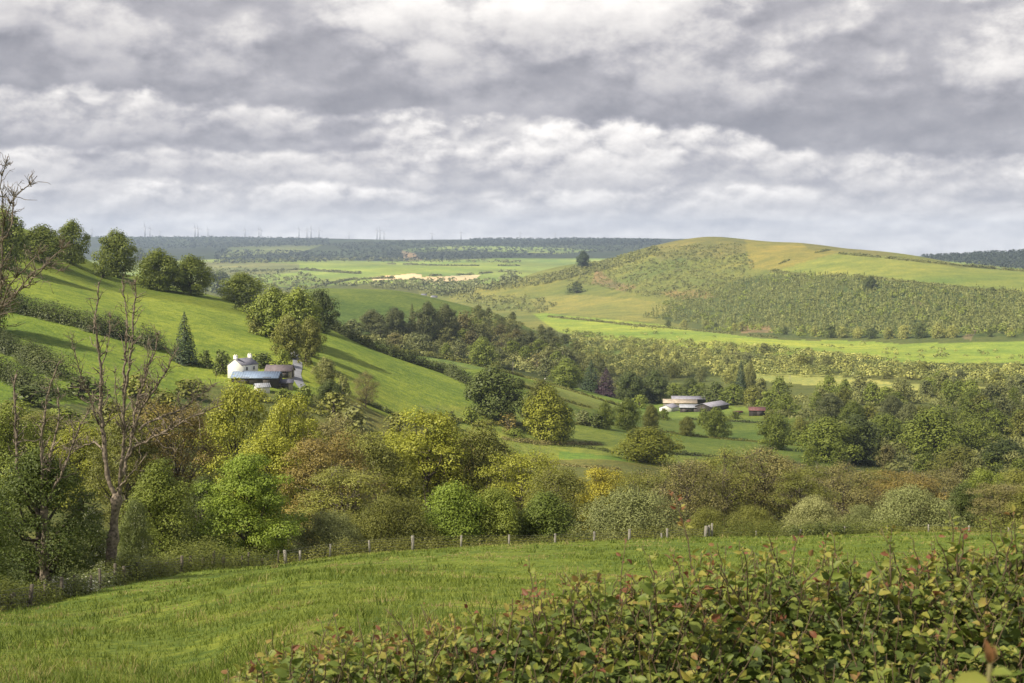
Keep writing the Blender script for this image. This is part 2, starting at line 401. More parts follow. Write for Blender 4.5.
    L.new(m2.outputs[2], bg.inputs['Color'])
CLOUD_GAIN = 6.0
make_world()
SC.world.cycles.sampling_method = 'MANUAL'; SC.world.cycles.sample_map_resolution = 512

# ------------------------------------------------------------------ the ground sheet
def fence_Y(px):
    return np.interp(px, [-200, 0, 100, 200, 270, 400, 520, 640, 760, 900, 1024, 1300], [55, 70, 85, 105, 118, 125, 130, 135, 140, 145, 150, 158])

G_ROUGH = (.085, .105, .032); G_NEAR = (.118, .175, .03); G_HILL = (.125, .185, .03); G_VALE = (.120, .172, .036); G_DOME = (.105, .160, .042)
G_LIME = (.18, .25, .045); G_PALE = (.23, .26, .08); G_UP = (.165, .20, .048); G_BROWN = (.125, .135, .046); G_SCRUB = (.128, .152, .042)
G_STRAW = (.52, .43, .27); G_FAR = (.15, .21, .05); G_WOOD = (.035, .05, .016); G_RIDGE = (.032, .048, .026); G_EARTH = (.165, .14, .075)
REG = [  # polygon in bearing/row, near and far distance, colour
 ([(-900, 150), (700, 150), (700, 460), (-900, 460)], 300, 950, G_HILL),
 ([(-900, 395), (120, 405), (210, 385), (300, 395), (360, 412), (430, 425), (430, 520), (-900, 520)], 170, 560, G_ROUGH),
 ([(330, 392), (352, 400), (392, 420), (420, 428), (380, 440), (320, 440), (290, 400)], 400, 600, G_ROUGH),
 ([(420, 405), (640, 410), (700, 405), (860, 412), (850, 465), (640, 490), (540, 480), (420, 440)], 480, 1000, G_VALE),
 ([(560, 452), (620, 457), (640, 466), (560, 466)], 480, 800, (.075, .15, .03)),
 ([(500, 377), (560, 388), (640, 410), (580, 408), (540, 395)], 600, 900, (.15, .19, .045)),
 ([(300, 270), (640, 270), (640, 370), (300, 370)], 960, 1500, G_DOME),
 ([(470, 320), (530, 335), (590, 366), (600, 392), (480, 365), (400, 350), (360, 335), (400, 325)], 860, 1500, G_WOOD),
 ([(420, 220), (1500, 220), (1500, 345), (420, 345)], 1800, 3400, G_SCRUB),
 ([(530, 300), (560, 293), (640, 300), (690, 310), (650, 322), (540, 312)], 1500, 3200, (.18, .19, .055)),
 ([(470, 285), (530, 278), (560, 292), (520, 303), (450, 300)], 2000, 3400, (.15, .17, .045)),
 ([(655, 318), (745, 276), (850, 272), (1400, 292), (1400, 336), (800, 338), (700, 330)], 1500, 2700, (.07, .095, .03)),
 ([(530, 311), (600, 319), (650, 324), (760, 338), (900, 343), (1400, 338), (1400, 368), (900, 362), (780, 355), (700, 348), (640, 346), (560, 332)], 1200, 2350, G_LIME),
 ([(745, 370), (820, 374), (900, 383), (1000, 388), (1000, 394), (860, 388), (750, 380)], 1000, 1500, G_PALE),
 ([(768, 274), (800, 262), (840, 253), (880, 256), (960, 268), (1400, 284), (1400, 300), (1024, 293), (960, 286), (880, 279), (820, 275)], 1800, 3000, G_UP),
 ([(640, 245), (710, 236), (750, 240), (748, 252), (720, 258), (660, 262)], 2500, 3400, G_BROWN),
 ([(745, 238), (800, 241), (880, 251), (830, 254), (775, 270), (750, 268)], 2400, 3400, (.17, .17, .045)),
 ([(800, 241), (900, 254), (880, 256), (810, 249)], 2400, 3400, G_BROWN),
 ([(-900, 225), (1500, 225), (1500, 330), (-900, 330)], 3400, 6000, G_FAR),
 ([(200, 262), (300, 264), (300, 272), (200, 280)], 3400, 6000, (.13, .15, .06)),
 ([(330, 288), (360, 280), (420, 282), (420, 292), (340, 294)], 3400, 6000, (.2, .27, .06)),
 ([(370, 277), (410, 273), (424, 274), (424, 278), (372, 280)], 3400, 6500, G_STRAW),
 ([(424, 277), (480, 275), (476, 280), (424, 283)], 3400, 6500, G_STRAW),
 ([(300, 262), (520, 262), (520, 268), (400, 273), (300, 270)], 3400, 6500, (.17, .24, .05)),
 ([(-900, 200), (1500, 200), (1500, 262), (-900, 262)], 6000, 20000, G_RIDGE),
 ([(405, 248), (470, 246), (540, 247), (600, 250), (560, 254), (470, 251), (405, 252)], 6000, 12000, (.12, .17, .05)),
 ([(403, 250), (415, 252), (425, 260), (405, 262)], 6000, 12000, (.25, .2, .12)),
 ([(230, 247), (330, 244), (300, 252), (220, 258)], 6000, 12000, (.10, .13, .05)),
 ([(900, 200), (1600, 200), (1600, 262), (900, 262)], 3400, 8000, (.04, .06, .03)),
 ([(655, 293), (700, 290), (720, 297), (680, 300)], 1500, 3400, (.155, .14, .055)),
 ([(738, 325), (770, 325), (775, 332), (740, 333)], 1400, 2700, G_EARTH),
 ([(914, 300), (926, 300), (928, 305), (914, 304)], 1400, 2700, G_EARTH),
 ([(960, 338), (972, 326), (976, 328), (968, 340)], 1200, 2700, G_EARTH),
 ([(595, 268), (612, 282), (640, 287), (625, 292), (590, 283)], 1500, 3400, (.17, .14, .065)),
]
def make_ground():
    fine = np.linspace(R(-24), R(24), 860)
    a1 = np.concatenate([np.linspace(-math.pi, R(-60), 14, endpoint=False), np.linspace(R(-60), R(-24), 40, endpoint=False), fine,
                         np.linspace(R(24), R(60), 41)[1:], np.linspace(R(60), math.pi, 15)[1:-1]])
    r1 = np.concatenate([[0.0, 1.5], np.exp(np.linspace(math.log(3.0), math.log(15800), 940))])
    A, RR = np.meshgrid(a1, r1, indexing='ij')
    X, Y = RR * np.sin(A), RR * np.cos(A); Z = ground(X, Y)
    na, nr = A.shape
    V = np.stack([X, Y, Z], -1).reshape(-1, 3)
    i, j = np.meshgrid(np.arange(na), np.arange(nr - 1), indexing='ij'); i2 = (i + 1) % na
    Fq = np.stack([i * nr + j, i * nr + j + 1, i2 * nr + j + 1, i2 * nr + j], -1).reshape(-1, 4)
    px, py = to_px(V[:, 0], V[:, 1], V[:, 2]); D = np.hypot(V[:, 0], V[:, 1]); Yv = V[:, 1]
    # uneven margins
    jx = px + 10 * fbm(V[:, 0] / (0.02 * D + 1), V[:, 1] / (0.02 * D + 1), 3, 41); jy = py + 3.0 * fbm(V[:, 0] / (0.02 * D + 1), V[:, 1] / (0.02 * D + 1), 3, 77)
    col = np.tile(np.array(G_ROUGH), (len(V), 1))
    for poly, y0, y1, c in REG:
        k = in_poly(jx, jy, poly) & (Yv > y0) & (Yv < y1)
        col[k] = c
    az = np.degrees(np.arctan2(V[:, 0], V[:, 1]))
    col[(Yv < fence_Y(px) + 1.0) & (D < 170)] = G_NEAR
    behind = (Yv <= 5) | ((np.abs(az) > 30) & (D < 1500)); col[behind & (D > 170)] = G_HILL; col[behind & (D <= 170)] = G_NEAR
    # real patchiness of the pasture: drier and lusher swathes
    n1 = fbm(V[:, 0] / 22, V[:, 1] / 22, 4, 5) ; n2 = fbm(V[:, 0] / 160, V[:, 1] / 160, 4, 9)
    col = col * (1 + 0.9 * n2[:, None] * np.array([1.1, .6, .5])) * (1 + 0.3 * n1[:, None] * np.array([1.2, .7, .5]))
    # far valley: small fields and woods between
    k = (D > 3300) & (D < 6000); n3 = vnoise(V[:, 0] / 170, V[:, 1] / 260, 51)
    col[k] *= (0.75 + 0.55 * n3[k])[:, None]
    k = D >= 6000; n4 = vnoise(V[:, 0] / 420, V[:, 1] / 700, 61)
    col[k] *= (0.6 + 0.9 * n4[k])[:, None]
    col = np.clip(col, .01, .8)
    me = bpy.data.meshes.new('ground')
    me.vertices.add(len(V)); me.vertices.foreach_set('co', V.ravel().astype(np.float32))
    me.loops.add(Fq.size); me.loops.foreach_set('vertex_index', Fq.ravel().astype(np.int32))
    me.polygons.add(len(Fq)); me.polygons.foreach_set('loop_start', (np.arange(len(Fq)) * 4).astype(np.int32))
    me.polygons.foreach_set('use_smooth', np.ones(len(Fq), bool))
    ca = me.attributes.new('Col', 'FLOAT_COLOR', 'POINT')
    ca.data.foreach_set('color', np.concatenate([col, np.ones((len(V), 1))], 1).ravel().astype(np.float32))
    me.update(calc_edges=True); me.validate()
    m, N, L = new_mat('pasture_and_rough_land')
    out = nd(N, 'ShaderNodeOutputMaterial'); p = nd(N, 'ShaderNodeBsdfPrincipled'); L.new(p.outputs[0], out.inputs[0])
    p.inputs['Roughness'].default_value = 0.95; p.inputs['Specular IOR Level'].default_value = 0.1
    at_ = nd(N, 'ShaderNodeAttribute', attribute_name='Col'); tc = nd(N, 'ShaderNodeTexCoord')
    prev = at_.outputs['Color']
    for sc_, amt, det in ((2.2, .45, 4), (0.28, .34, 6), (0.03, .25, 6)):
        nz = nd(N, 'ShaderNodeTexNoise'); nz.inputs['Scale'].default_value = sc_; nz.inputs['Detail'].default_value = det
        L.new(tc.outputs['Object'], nz.inputs['Vector'])
        r = nd(N, 'ShaderNodeValToRGB'); L.new(nz.outputs[0], r.inputs[0])
        r.color_ramp.elements[0].position = .3; r.color_ramp.elements[1].position = .72
        r.color_ramp.elements[0].color = (1 - amt, 1 - amt * .8, 1 - amt * .7, 1); r.color_ramp.elements[1].color = (1 + amt, 1 + amt * .6, 1 + amt * .3, 1)
        mx = nd(N, 'ShaderNodeMix', data_type='RGBA', blend_type='MULTIPLY'); mx.inputs[0].default_value = 1
        L.new(prev, mx.inputs[6]); L.new(r.outputs[0], mx.inputs[7]); prev = mx.outputs[2]
        last = nz
    L.new(prev, p.inputs['Base Color'])
    nb = nd(N, 'ShaderNodeTexNoise'); nb.inputs['Scale'].default_value = 0.9; nb.inputs['Detail'].default_value = 8; L.new(tc.outputs['Object'], nb.inputs['Vector'])
    b = nd(N, 'ShaderNodeBump'); b.inputs['Strength'].default_value = .7; b.inputs['Distance'].default_value = .5
    L.new(nb.outputs[0], b.inputs['Height']); L.new(b.outputs[0], p.inputs['Normal'])
    me.materials.append(m)
    o = bpy.data.objects.new('ground', me); COL.objects.link(o); tag(o, kind='structure')
make_ground()

# ------------------------------------------------------------------ air
def make_haze():
    mb = MB(); box(mb, (0, 0, 70), (33000, 33000, 520))
    m, N, L = new_mat('valley_air'); out = nd(N, 'ShaderNodeOutputMaterial'); v = nd(N, 'ShaderNodeVolumePrincipled')
    v.inputs['Density'].default_value = HAZE; v.inputs['Color'].default_value = (.60, .74, 1.0, 1); v.inputs['Anisotropy'].default_value = 0.1
    L.new(v.outputs[0], out.inputs['Volume'])
    o = mb.build('haze', m); tag(o, 'thin pale haze filling the air over the whole valley', 'haze', kind='stuff')
HAZE = 4.5e-5
# ------------------------------------------------------------------ plant templates (real size, metres)
def lobes_of(g, n, H, W, base, prof, spread):
    """centres and radii of the leaf masses that make up a crown"""
    C, Rr = [], []
    h0 = base * H
    for i in range(n):
        u = (i + 0.5) / n
        h = u ** 0.85
        if prof == 'round': p = math.sqrt(max(0.0, 1 - (2 * h - 0.85) ** 2 / 1.35))
        elif prof == 'dome': p = math.sqrt(max(0.0, 1 - (h * 0.98) ** 2))
        elif prof == 'vase': p = 0.45 + 0.9 * h - 0.75 * max(0, h - 0.55) ** 1 * 2.1
        else: p = 1 - 0.85 * h
        a = i * 2.39996 + g.uniform(-.5, .5)
        rad = W / 2 * p * math.sqrt(g.uniform(.2, 1.0)) * g.uniform(.85, 1.18)
        lr = spread * W / 2 * g.uniform(.55, 1.35) * (0.8 + 0.3 * p)
        rad = max(0.0, rad - lr * 0.55)
        C.append((rad * math.cos(a), rad * math.sin(a), h0 + (H - h0) * h * g.uniform(.86, 1.0) - lr * 0.25)); Rr.append(lr)
    return np.array(C), np.array(Rr)

def broadleaf(seed, H=10, W=9, base=.18, n=46, spread=.36, per=390, size=.24, prof='round', tr=.28, limbs=22, twigs=0, fill=1.0, flat=.8, lean=0.0, hang=.0):
    g = np.random.default_rng(seed)
    C, Rr = lobes_of(g, n, H, W, base, prof, spread)
    crown, wood = MB(), MB()
    for c, r in zip(C, Rr):
        k = int(per * fill * (r / (spread * W / 2)) ** 2 * g.uniform(.7, 1.15)) + 3
        d = sphere_dirs(g, k * 2); d = d[d[:, 2] > -0.55 + 0.4 * g.random(len(d))][:k]
        pos = c + d * r * g.uniform(.55, 1.06, (len(d), 1)) * np.array([1, 1, flat])
        pos += g.normal(size=pos.shape) * r * .07
        pos[:, 2] = np.maximum(pos[:, 2] - hang * g.random(len(d)) * r, 0.15)
        nrm = d * .8 + np.array([0, 0, .35]) + g.normal(size=pos.shape) * .32
        t = 0.5 + g.normal() * .13 + g.normal(size=len(d)) * .14
        leaves(crown, g, pos, nrm, size * g.uniform(.7, 1.25, len(d)), .66, np.clip(t, 0.02, .98))
    top = np.array([lean * H, g.normal() * .03 * H, H * .72])
    ts = np.linspace(0, 1, 9)
    path = np.stack([top[0] * ts + .05 * tr * np.sin(ts * 7) * 4, top[1] * ts + .12 * np.sin(ts * 5 + 1), -0.7 + (top[2] + .7) * ts], 1)
    tube(wood, path, tr * (1.15 - .92 * ts) + np.where(ts < .1, tr * .35, 0), 8)
    LB = g.permutation(n)[:limbs]
    for i in LB:
        zc = C[i, 2]; s = np.clip(zc / top[2] * g.uniform(.45, .8), base * .6, .93)
        p0 = np.array([np.interp(s, ts, path[:, j]) for j in range(3)])
        mid = (p0 + C[i]) / 2 + np.array([0, 0, -.08 * H * g.random()]) + g.normal(size=3) * .15
        mid2 = mid * .45 + C[i] * .55 + g.normal(size=3) * .12
        tube(wood, [p0, mid, mid2, C[i]], [tr * .38, tr * .27, tr * .18, tr * .07], 5, cap=False)
    for _ in range(twigs):
        i = LB[g.integers(len(LB))]; d = unit(sphere_dirs(g, 1)[0] + np.array([0, 0, .6]))
        p0 = C[i] - d * tr * .05; L_ = Rr[i] * g.uniform(.8, 1.6)
        tube(wood, [p0, p0 + d * L_ * .5 + g.normal(size=3) * .08, p0 + d * L_ + g.normal(size=3) * .15], [tr * .11, tr * .075, tr * .035], 3, cap=False)
    return crown, wood

def conifer(seed, H=16, W=7, rows=22, per=70, size=.75):
    g = np.random.default_rng(seed); crown, wood = MB(), MB()
    for r_ in range(rows):
        u = r_ / (rows - 1); z = H * (.06 + .9 * u); rad = W / 2 * (1 - u) ** .75 + .15
        k = int(per * (1.1 - u) * 3) + 6
        a = g.uniform(0, 2 * math.pi, k); rr = rad * np.sqrt(g.uniform(.15, 1.1, k)) * (1 + .12 * np.sin(a * 5 + r_))
        pos = np.stack([rr * np.cos(a), rr * np.sin(a), z - rr * .28 + g.normal(size=k) * H / rows * .45], 1)
        nrm = np.stack([np.cos(a) * .7, np.sin(a) * .7, np.full(k, .8)], 1) + g.normal(size=(k, 3)) * .3
        leaves(crown, g, pos, nrm, size * g.uniform(.7, 1.3, k) * (1.1 - .5 * u), .5, np.clip(.5 + g.normal(size=k) * .18, 0, 1))
    tube(wood, [(0, 0, -.7), (0, 0, H * .5), (0, 0, H * .94)], [.3, .2, .05], 6)
    return crown, wood

def small_tree(seed, H=12, W=11, n=16, per=22, size=1.25, base=.08, prof='round', spread=.46, trunk=True):
    """for trees a few dozen pixels tall"""
    g = np.random.default_rng(seed); C, Rr = lobes_of(g, n, H, W, base, prof, spread)
    crown, wood = MB(), MB()
    for c, r in zip(C, Rr):
        k = int(per * g.uniform(.8, 1.2))
        d = sphere_dirs(g, k * 2); d = d[d[:, 2] > -.6][:k]
        pos = c + d * r * g.uniform(.6, 1.03, (len(d), 1)) * np.array([1, 1, .85])
        pos[:, 2] = np.maximum(pos[:, 2], .2)
        leaves(crown, g, pos, d * .9 + np.array([0, 0, .3]) + g.normal(size=pos.shape) * .25, size * g.uniform(.7, 1.3, len(d)), .75, np.clip(.5 + g.normal() * .12 + g.normal(size=len(d)) * .12, 0, 1))
    tube(wood, [(0, 0, -.7), (.1, 0, H * .3), (0, .1, H * .7)], [.32, .24, .08], 6)
    for i in range(0, n, 2):
        tube(wood, [(0, 0, H * .28), tuple(C[i] * .55 + np.array([0, 0, H * .1])), tuple(C[i])], [.16, .1, .04], 4, cap=False)
    return crown, wood

BARK = plain('bark', (.085, .07, .05), .95, .45, 2.5, bump=.4)
BARK_PALE = plain('bark_grey_lichen', (.125, .108, .08), .95, .5, 2.2, bump=.5)
BARK_DEAD = plain('bark_dead_wood', (.165, .132, .098), .95, .75, 5.0, bump=.6)
LEAF = {
 'sycamore': leaf_mat('fresh_green', (.105, .150, .018), (.270, .350, .045), .32),
 'mid': leaf_mat('mid_green', (.095, .122, .018), (.225, .265, .040), .28),
 'dark': leaf_mat('dark_green', (.046, .064, .014), (.108, .132, .028), .2),
 'ivy': leaf_mat('ivy_green', (.058, .082, .014), (.138, .178, .028), .22),
 'yellow': leaf_mat('yellow_green', (.140, .155, .018), (.335, .345, .040), .33),
 'gold': leaf_mat('golden', (.19, .175, .020), (.38, .34, .040), .33),
 'olive': leaf_mat('olive', (.098, .108, .020), (.225, .228, .044), .28),
 'russet': leaf_mat('russet_bud', (.140, .112, .028), (.275, .212, .055), .28),
 'brown': leaf_mat('brown_bud', (.115, .106, .036), (.222, .198, .062), .2),
 'willow': leaf_mat('willow_grey', (.125, .142, .046), (.260, .280, .100), .28),
 'willow_pale': leaf_mat('willow_pale', (.19, .20, .07), (.36, .36, .145), .3),
 'blossom': leaf_mat('green_and_white_blossom', (.085, .110, .026), (.18, .21, .06), .25, cc=(.80, .78, .66)),
 'purple': leaf_mat('copper_purple', (.030, .020, .028), (.070, .042, .055), .15),
 'conifer': leaf_mat('needles_dark', (.022, .038, .016), (.052, .078, .030), .08),
 'scrub': leaf_mat('scrub', (.120, .142, .036), (.420, .410, .108), .25),
 'scrub_dark': leaf_mat('scrub_dark', (.110, .122, .034), (.220, .225, .066), .22),
 'larch': leaf_mat('needles_plantation', (.130, .150, .040), (.245, .255, .072), .15),
 'far': leaf_mat('far_wood', (.085, .100, .034), (.180, .190, .064), .2),
 'ridge': leaf_mat('ridge_forest', (.013, .024, .016), (.034, .048, .030), .1),
 'hedge': leaf_mat('clipped_hedge', (.085, .105, .018), (.200, .220, .040), .28),
 'hedge_dark': leaf_mat('hill_hedge', (.034, .046, .014), (.090, .108, .028), .2),
}
TPL = {}
def tpl(key, maker, H, W, bark=BARK, **kw):
    c, w = maker(H=H, W=W, **kw)
    V = c.arrays()[0]; H = float(np.percentile(V[:, 2], 99.3)); W = float(np.percentile(np.abs(V[:, :2]), 99.0)) * 2
    TPL[key] = (c.mesh('crown_' + key, LEAF['mid']), w.mesh('trunk_' + key, bark, True), H, W)
for s in range(2):
    tpl('sycamore%d' % s, broadleaf, 10, 10, BARK, seed=11 + s, base=.08, n=52, spread=.28, per=637, size=0.195, prof='round', flat=.55, tr=.3, limbs=30)
    tpl('oak%d' % s, broadleaf, 16, 13, BARK, seed=21 + s, base=.12, n=58, spread=.26, per=391, size=0.257, prof='round', tr=.34, limbs=30, twigs=60)
    tpl('sparse%d' % s, broadleaf, 15, 11, BARK_PALE, seed=31 + s, base=.16, n=66, spread=.26, per=323, size=0.211, prof='vase', tr=.22, limbs=46, twigs=260)
    tpl('willow%d' % s, broadleaf, 6, 12, BARK, seed=41 + s, base=.0, n=80, spread=.25, per=433, size=0.164, prof='dome', tr=.16, limbs=30, twigs=50, hang=.15)
    tpl('shrub%d' % s, broadleaf, 6, 8, BARK, seed=51 + s, base=.0, n=56, spread=.30, per=484, size=0.172, prof='dome', tr=.14, limbs=18, flat=.9)
    tpl('ivytree%d' % s, broadleaf, 10, 7.5, BARK, seed=61 + s, base=.02, n=52, spread=.33, per=510, size=0.164, prof='round', tr=.34, limbs=24, flat=.85)
    tpl('bare%d' % s, broadleaf, 14, 11, BARK, seed=71 + s, base=.12, n=70, spread=.26, per=204, size=0.187, prof='round', tr=.2, limbs=52, twigs=500)
    tpl('conifer%d' % s, conifer, 16, 8, BARK, seed=81 + s)
for s in range(5):
    tpl('field%d' % s, small_tree, 13, 13, BARK, seed=101 + s, n=50, per=210, size=.48, base=.06, spread=.38)
    tpl('wood%d' % s, small_tree, 12, 11, BARK, seed=121 + s, n=26, per=76, size=.70, base=.02, spread=.42)
for s in range(3):
    tpl('woodbare%d' % s, small_tree, 12, 11, BARK_PALE, seed=141 + s, n=22, per=15, size=.85, base=.05, prof='vase', spread=.36)
    tpl('bush%d' % s, small_tree, 4, 6, BARK, seed=151 + s, n=18, per=40, size=.46, base=.0, prof='dome', spread=.42)

def plant(name, cat, label, loc, key, leaf, h, w, group=None, bark=None, rz=None):
    cm, wm, H, W = TPL[key]
    sw, sh = w / W, h / H
    root = empty(name, (loc[0], loc[1], loc[2] - .1), random.uniform(0, 6.28) if rz is None else rz, (sw, sw, sh))
    tag(root, label, cat, group)
    for nm, me, mt in (('crown', cm, LEAF[leaf]), ('trunk', wm, bark)):
        o = bpy.data.objects.new(nm, me); COL.objects.link(o); o.parent = root
        if mt is not None: o.material_slots[0].link = 'OBJECT'; o.material_slots[0].material = mt
    return root
def tree_px(px, Y, top, wpx, key, leaf, label, name='tree', cat='tree', group=None, bark=None, foot=None):
    """a tree on the bearing px at distance Y whose top reaches row top"""
    p = at(px, Y)
    h = max(1.0, seen_height(top, Y, p[2])); w = wpx / F_PX * Y
    return plant(name, cat, label, p, key, leaf, h, w, group, bark)

# ------------------------------------------------------------------ trees just beyond the field fence, left to right
NEAR = [
 # px, distance, top row, width px, form, leaf, name, label
 (-28, 78, 470, 110, 'ivytree0', 'ivy', 'ivy_clad_tree', 'dark ivy covered tree cut by the left edge behind the wire fence'),
 (42, 90, 452, 120, 'ivytree1', 'ivy', 'ivy_clad_tree', 'dark green ivy covered tree with a forked trunk below grey dead stems at left'),
 (92, 97, 512, 52, 'shrub0', 'blossom', 'hawthorn', 'white flowering hawthorn bush beside the foot of the tall dead tree'),
 (136, 112, 500, 40, 'shrub1', 'blossom', 'hawthorn', 'small hawthorn with sparse white flowers just right of the dead trunk'),
 (160, 122, 462, 92, 'ivytree0', 'mid', 'tree', 'mid green upright tree between the dead tree and the bright sycamore'),
 (205, 135, 476, 60, 'ivytree1', 'dark', 'tree', 'shaded dark green tree tucked behind the bright sycamore on its left'),
 (248, 126, 456, 112, 'sycamore0', 'sycamore', 'sycamore', 'bright green sycamore in tiered leaf layers with its trunk showing at the hedge end'),
 (10, 175, 405, 105, 'oak1', 'mid', 'tree', 'green tree behind the ivy covered trees at the far left'),
 (80, 205, 425, 95, 'oak0', 'yellow', 'tree', 'yellow green tree standing behind the tall dead trunk'),
 (128, 190, 415, 80, 'oak0', 'olive', 'tree', 'thin olive tree seen through the right branches of the dead tree'),
 (176, 196, 402, 95, 'sparse1', 'russet', 'tree', 'orange brown budding tree behind the dead tree branches'),
 (238, 225, 383, 92, 'oak0', 'yellow', 'tree', 'tall yellow green tree right below the white farmhouse'),
 (290, 215, 398, 84, 'oak1', 'yellow', 'tree', 'yellow green tree below the blue farm roof, right of the tallest yellow one'),
 (268, 185, 430, 100, 'oak0', 'yellow', 'tree', 'yellow green tree directly above the bright sycamore'),
 (322, 180, 436, 100, 'sparse0', 'russet', 'tree', 'russet brown budding tree right above the bright sycamore'),
 (345, 160, 468, 96, 'sparse1', 'olive', 'tree', 'pale olive tree above the grey willow bushes'),
 (372, 196, 436, 100, 'oak0', 'olive', 'tree', 'olive brown tree left of the broad tall olive tree in the middle'),
 (430, 205, 411, 128, 'oak1', 'yellow', 'tree', 'broad tall olive yellow tree, highest of the middle thicket'),
 (482, 212, 424, 92, 'oak0', 'olive', 'tree', 'olive yellow tree right of the tallest middle thicket tree'),
 (520, 200, 452, 84, 'sparse1', 'yellow', 'tree', 'yellowish sparse tree above the dark rounded thicket'),
 (556, 190, 468, 70, 'sparse0', 'olive', 'tree', 'thin olive tree above the gap between thicket and grey willow'),
 (600, 200, 468, 80, 'oak1', 'gold', 'tree', 'golden yellow tree behind the big grey willow bush'),
 (648, 205, 472, 66, 'sparse1', 'olive', 'tree', 'low olive tree behind the big grey willow bush, right of the golden one'),
 (330, 130, 512, 84, 'willow0', 'willow', 'willow_bush', 'grey green willow bush right of the bright sycamore'),
 (388, 134, 498, 108, 'willow1', 'olive', 'willow_bush', 'wide olive willow bush behind the fence, left of the bright green thicket'),
 (452, 137, 484, 84, 'shrub0', 'sycamore', 'thicket_bush', 'bright green large leaved thicket bush in the middle of the fence'),
 (497, 139, 489, 74, 'shrub1', 'mid', 'thicket_bush', 'mid green thicket bush between the bright one and the dark rounded one'),
 (545, 141, 493, 78, 'shrub0', 'ivy', 'thicket_bush', 'dark green rounded thicket bush left of the grey willow'),
 (632, 148, 489, 122, 'willow0', 'willow', 'willow_bush', 'big rounded grey green willow bush behind the white posts'),
 (686, 185, 460, 84, 'bare0', 'brown', 'budding_tree', 'brown budding tree rising right of the big grey willow bush'),
 (724, 192, 450, 92, 'bare1', 'olive', 'budding_tree', 'olive brown budding tree with bare limbs, second right of the grey willow'),
 (764, 196, 448, 88, 'bare0', 'brown', 'budding_tree', 'tallest brown budding tree in the middle of the bare row'),
 (800, 190, 468, 70, 'sparse1', 'olive', 'budding_tree', 'olive budding tree behind the pale willow'),
 (842, 205, 464, 90, 'bare1', 'brown', 'budding_tree', 'brown budding tree between the pale willow and the dense round willow'),
 (705, 160, 508, 56, 'willow1', 'olive', 'willow_bush', 'low olive bush by the fence corner posts'),
 (752, 158, 506, 60, 'willow0', 'olive', 'willow_bush', 'low olive bush below the tallest bare tree'),
 (815, 162, 497, 66, 'willow1', 'willow_pale', 'willow_bush', 'pale cream green willow bush behind the low flowering hedge'),
 (912, 160, 487, 100, 'willow0', 'willow', 'willow_bush', 'dense round grey green willow at the right end of the field edge'),
 (862, 162, 505, 48, 'willow1', 'willow', 'willow_bush', 'small grey green willow left of the dense round willow'),
 (906, 212, 472, 92, 'sparse0', 'russet', 'tree', 'russet tree peering over the dense round willow'),
 (962, 172, 484, 52, 'ivytree0', 'dark', 'tree', 'narrow dark tree right of the dense round willow'),
 (1000, 168, 483, 66, 'sparse1', 'brown', 'tree', 'brown grey tree near the right edge behind the field'),
 (1040, 165, 478, 76, 'oak0', 'olive', 'tree', 'olive tree cut by the right edge behind the field'),
 (985, 205, 470, 64, 'oak1', 'mid', 'tree', 'green tree behind the brown grey tree near the right edge'),
 (1075, 172, 480, 80, 'willow1', 'willow', 'willow_bush', 'willow bush outside the right edge of the field'),
]
for (px, Y, top, w, key, leaf, nm, lab) in NEAR:
    tree_px(px, Y, top, w, key, leaf, lab, nm, 'bush' if ('bush' in nm or nm == 'hawthorn') else 'tree')
# rows standing behind: fill of the slope below the near trees
for k, (px, Y, top, w, key, leaf) in enumerate([
 (40, 245, 412, 90, 'oak0', 'olive'), (95, 260, 425, 80, 'oak1', 'mid'), (150, 250, 410, 80, 'sparse1', 'yellow'), (205, 262, 412, 84, 'oak1', 'olive'),
 (330, 262, 418, 80, 'sparse0', 'brown'), (352, 245, 430, 76, 'oak0', 'olive'), (400, 265, 432, 80, 'sparse1', 'yellow'), (458, 262, 440, 76, 'sparse0', 'russet'),
 (505, 270, 452, 70, 'sparse1', 'olive'), (545, 262, 466, 60, 'oak0', 'yellow'), (630, 262, 474, 56, 'sparse0', 'olive'), (670, 262, 468, 60, 'oak1', 'olive'),
 (704, 262, 462, 64, 'bare1', 'brown'), (745, 270, 460, 64, 'bare0', 'olive'), (786, 262, 460, 70, 'bare1', 'brown'), (824, 270, 466, 60, 'sparse0', 'olive'),
 (870, 262, 470, 64, 'oak1', 'olive'), (940, 262, 472, 64, 'sparse1', 'brown'), (1015, 255, 470, 66, 'oak0', 'olive'), (275, 270, 420, 64, 'oak1', 'olive'),
 (-40, 225, 415, 100, 'oak0', 'mid'), (1060, 240, 466, 80, 'oak1', 'olive')]):
    d = {'brown': 'brown budding', 'olive': 'olive green', 'mid': 'mid green', 'yellow': 'yellow green', 'russet': 'russet'}[leaf]
    side = 'left below the hill farm' if px < 300 else 'in the middle thicket' if px < 600 else 'right of the grey willow' if px < 850 else 'at the right behind the round willow'
    tree_px(px, Y, top, w, key, leaf, '%s tree in the second row %s' % (d, side), 'tree', 'tree', 'second row of trees ' + side)
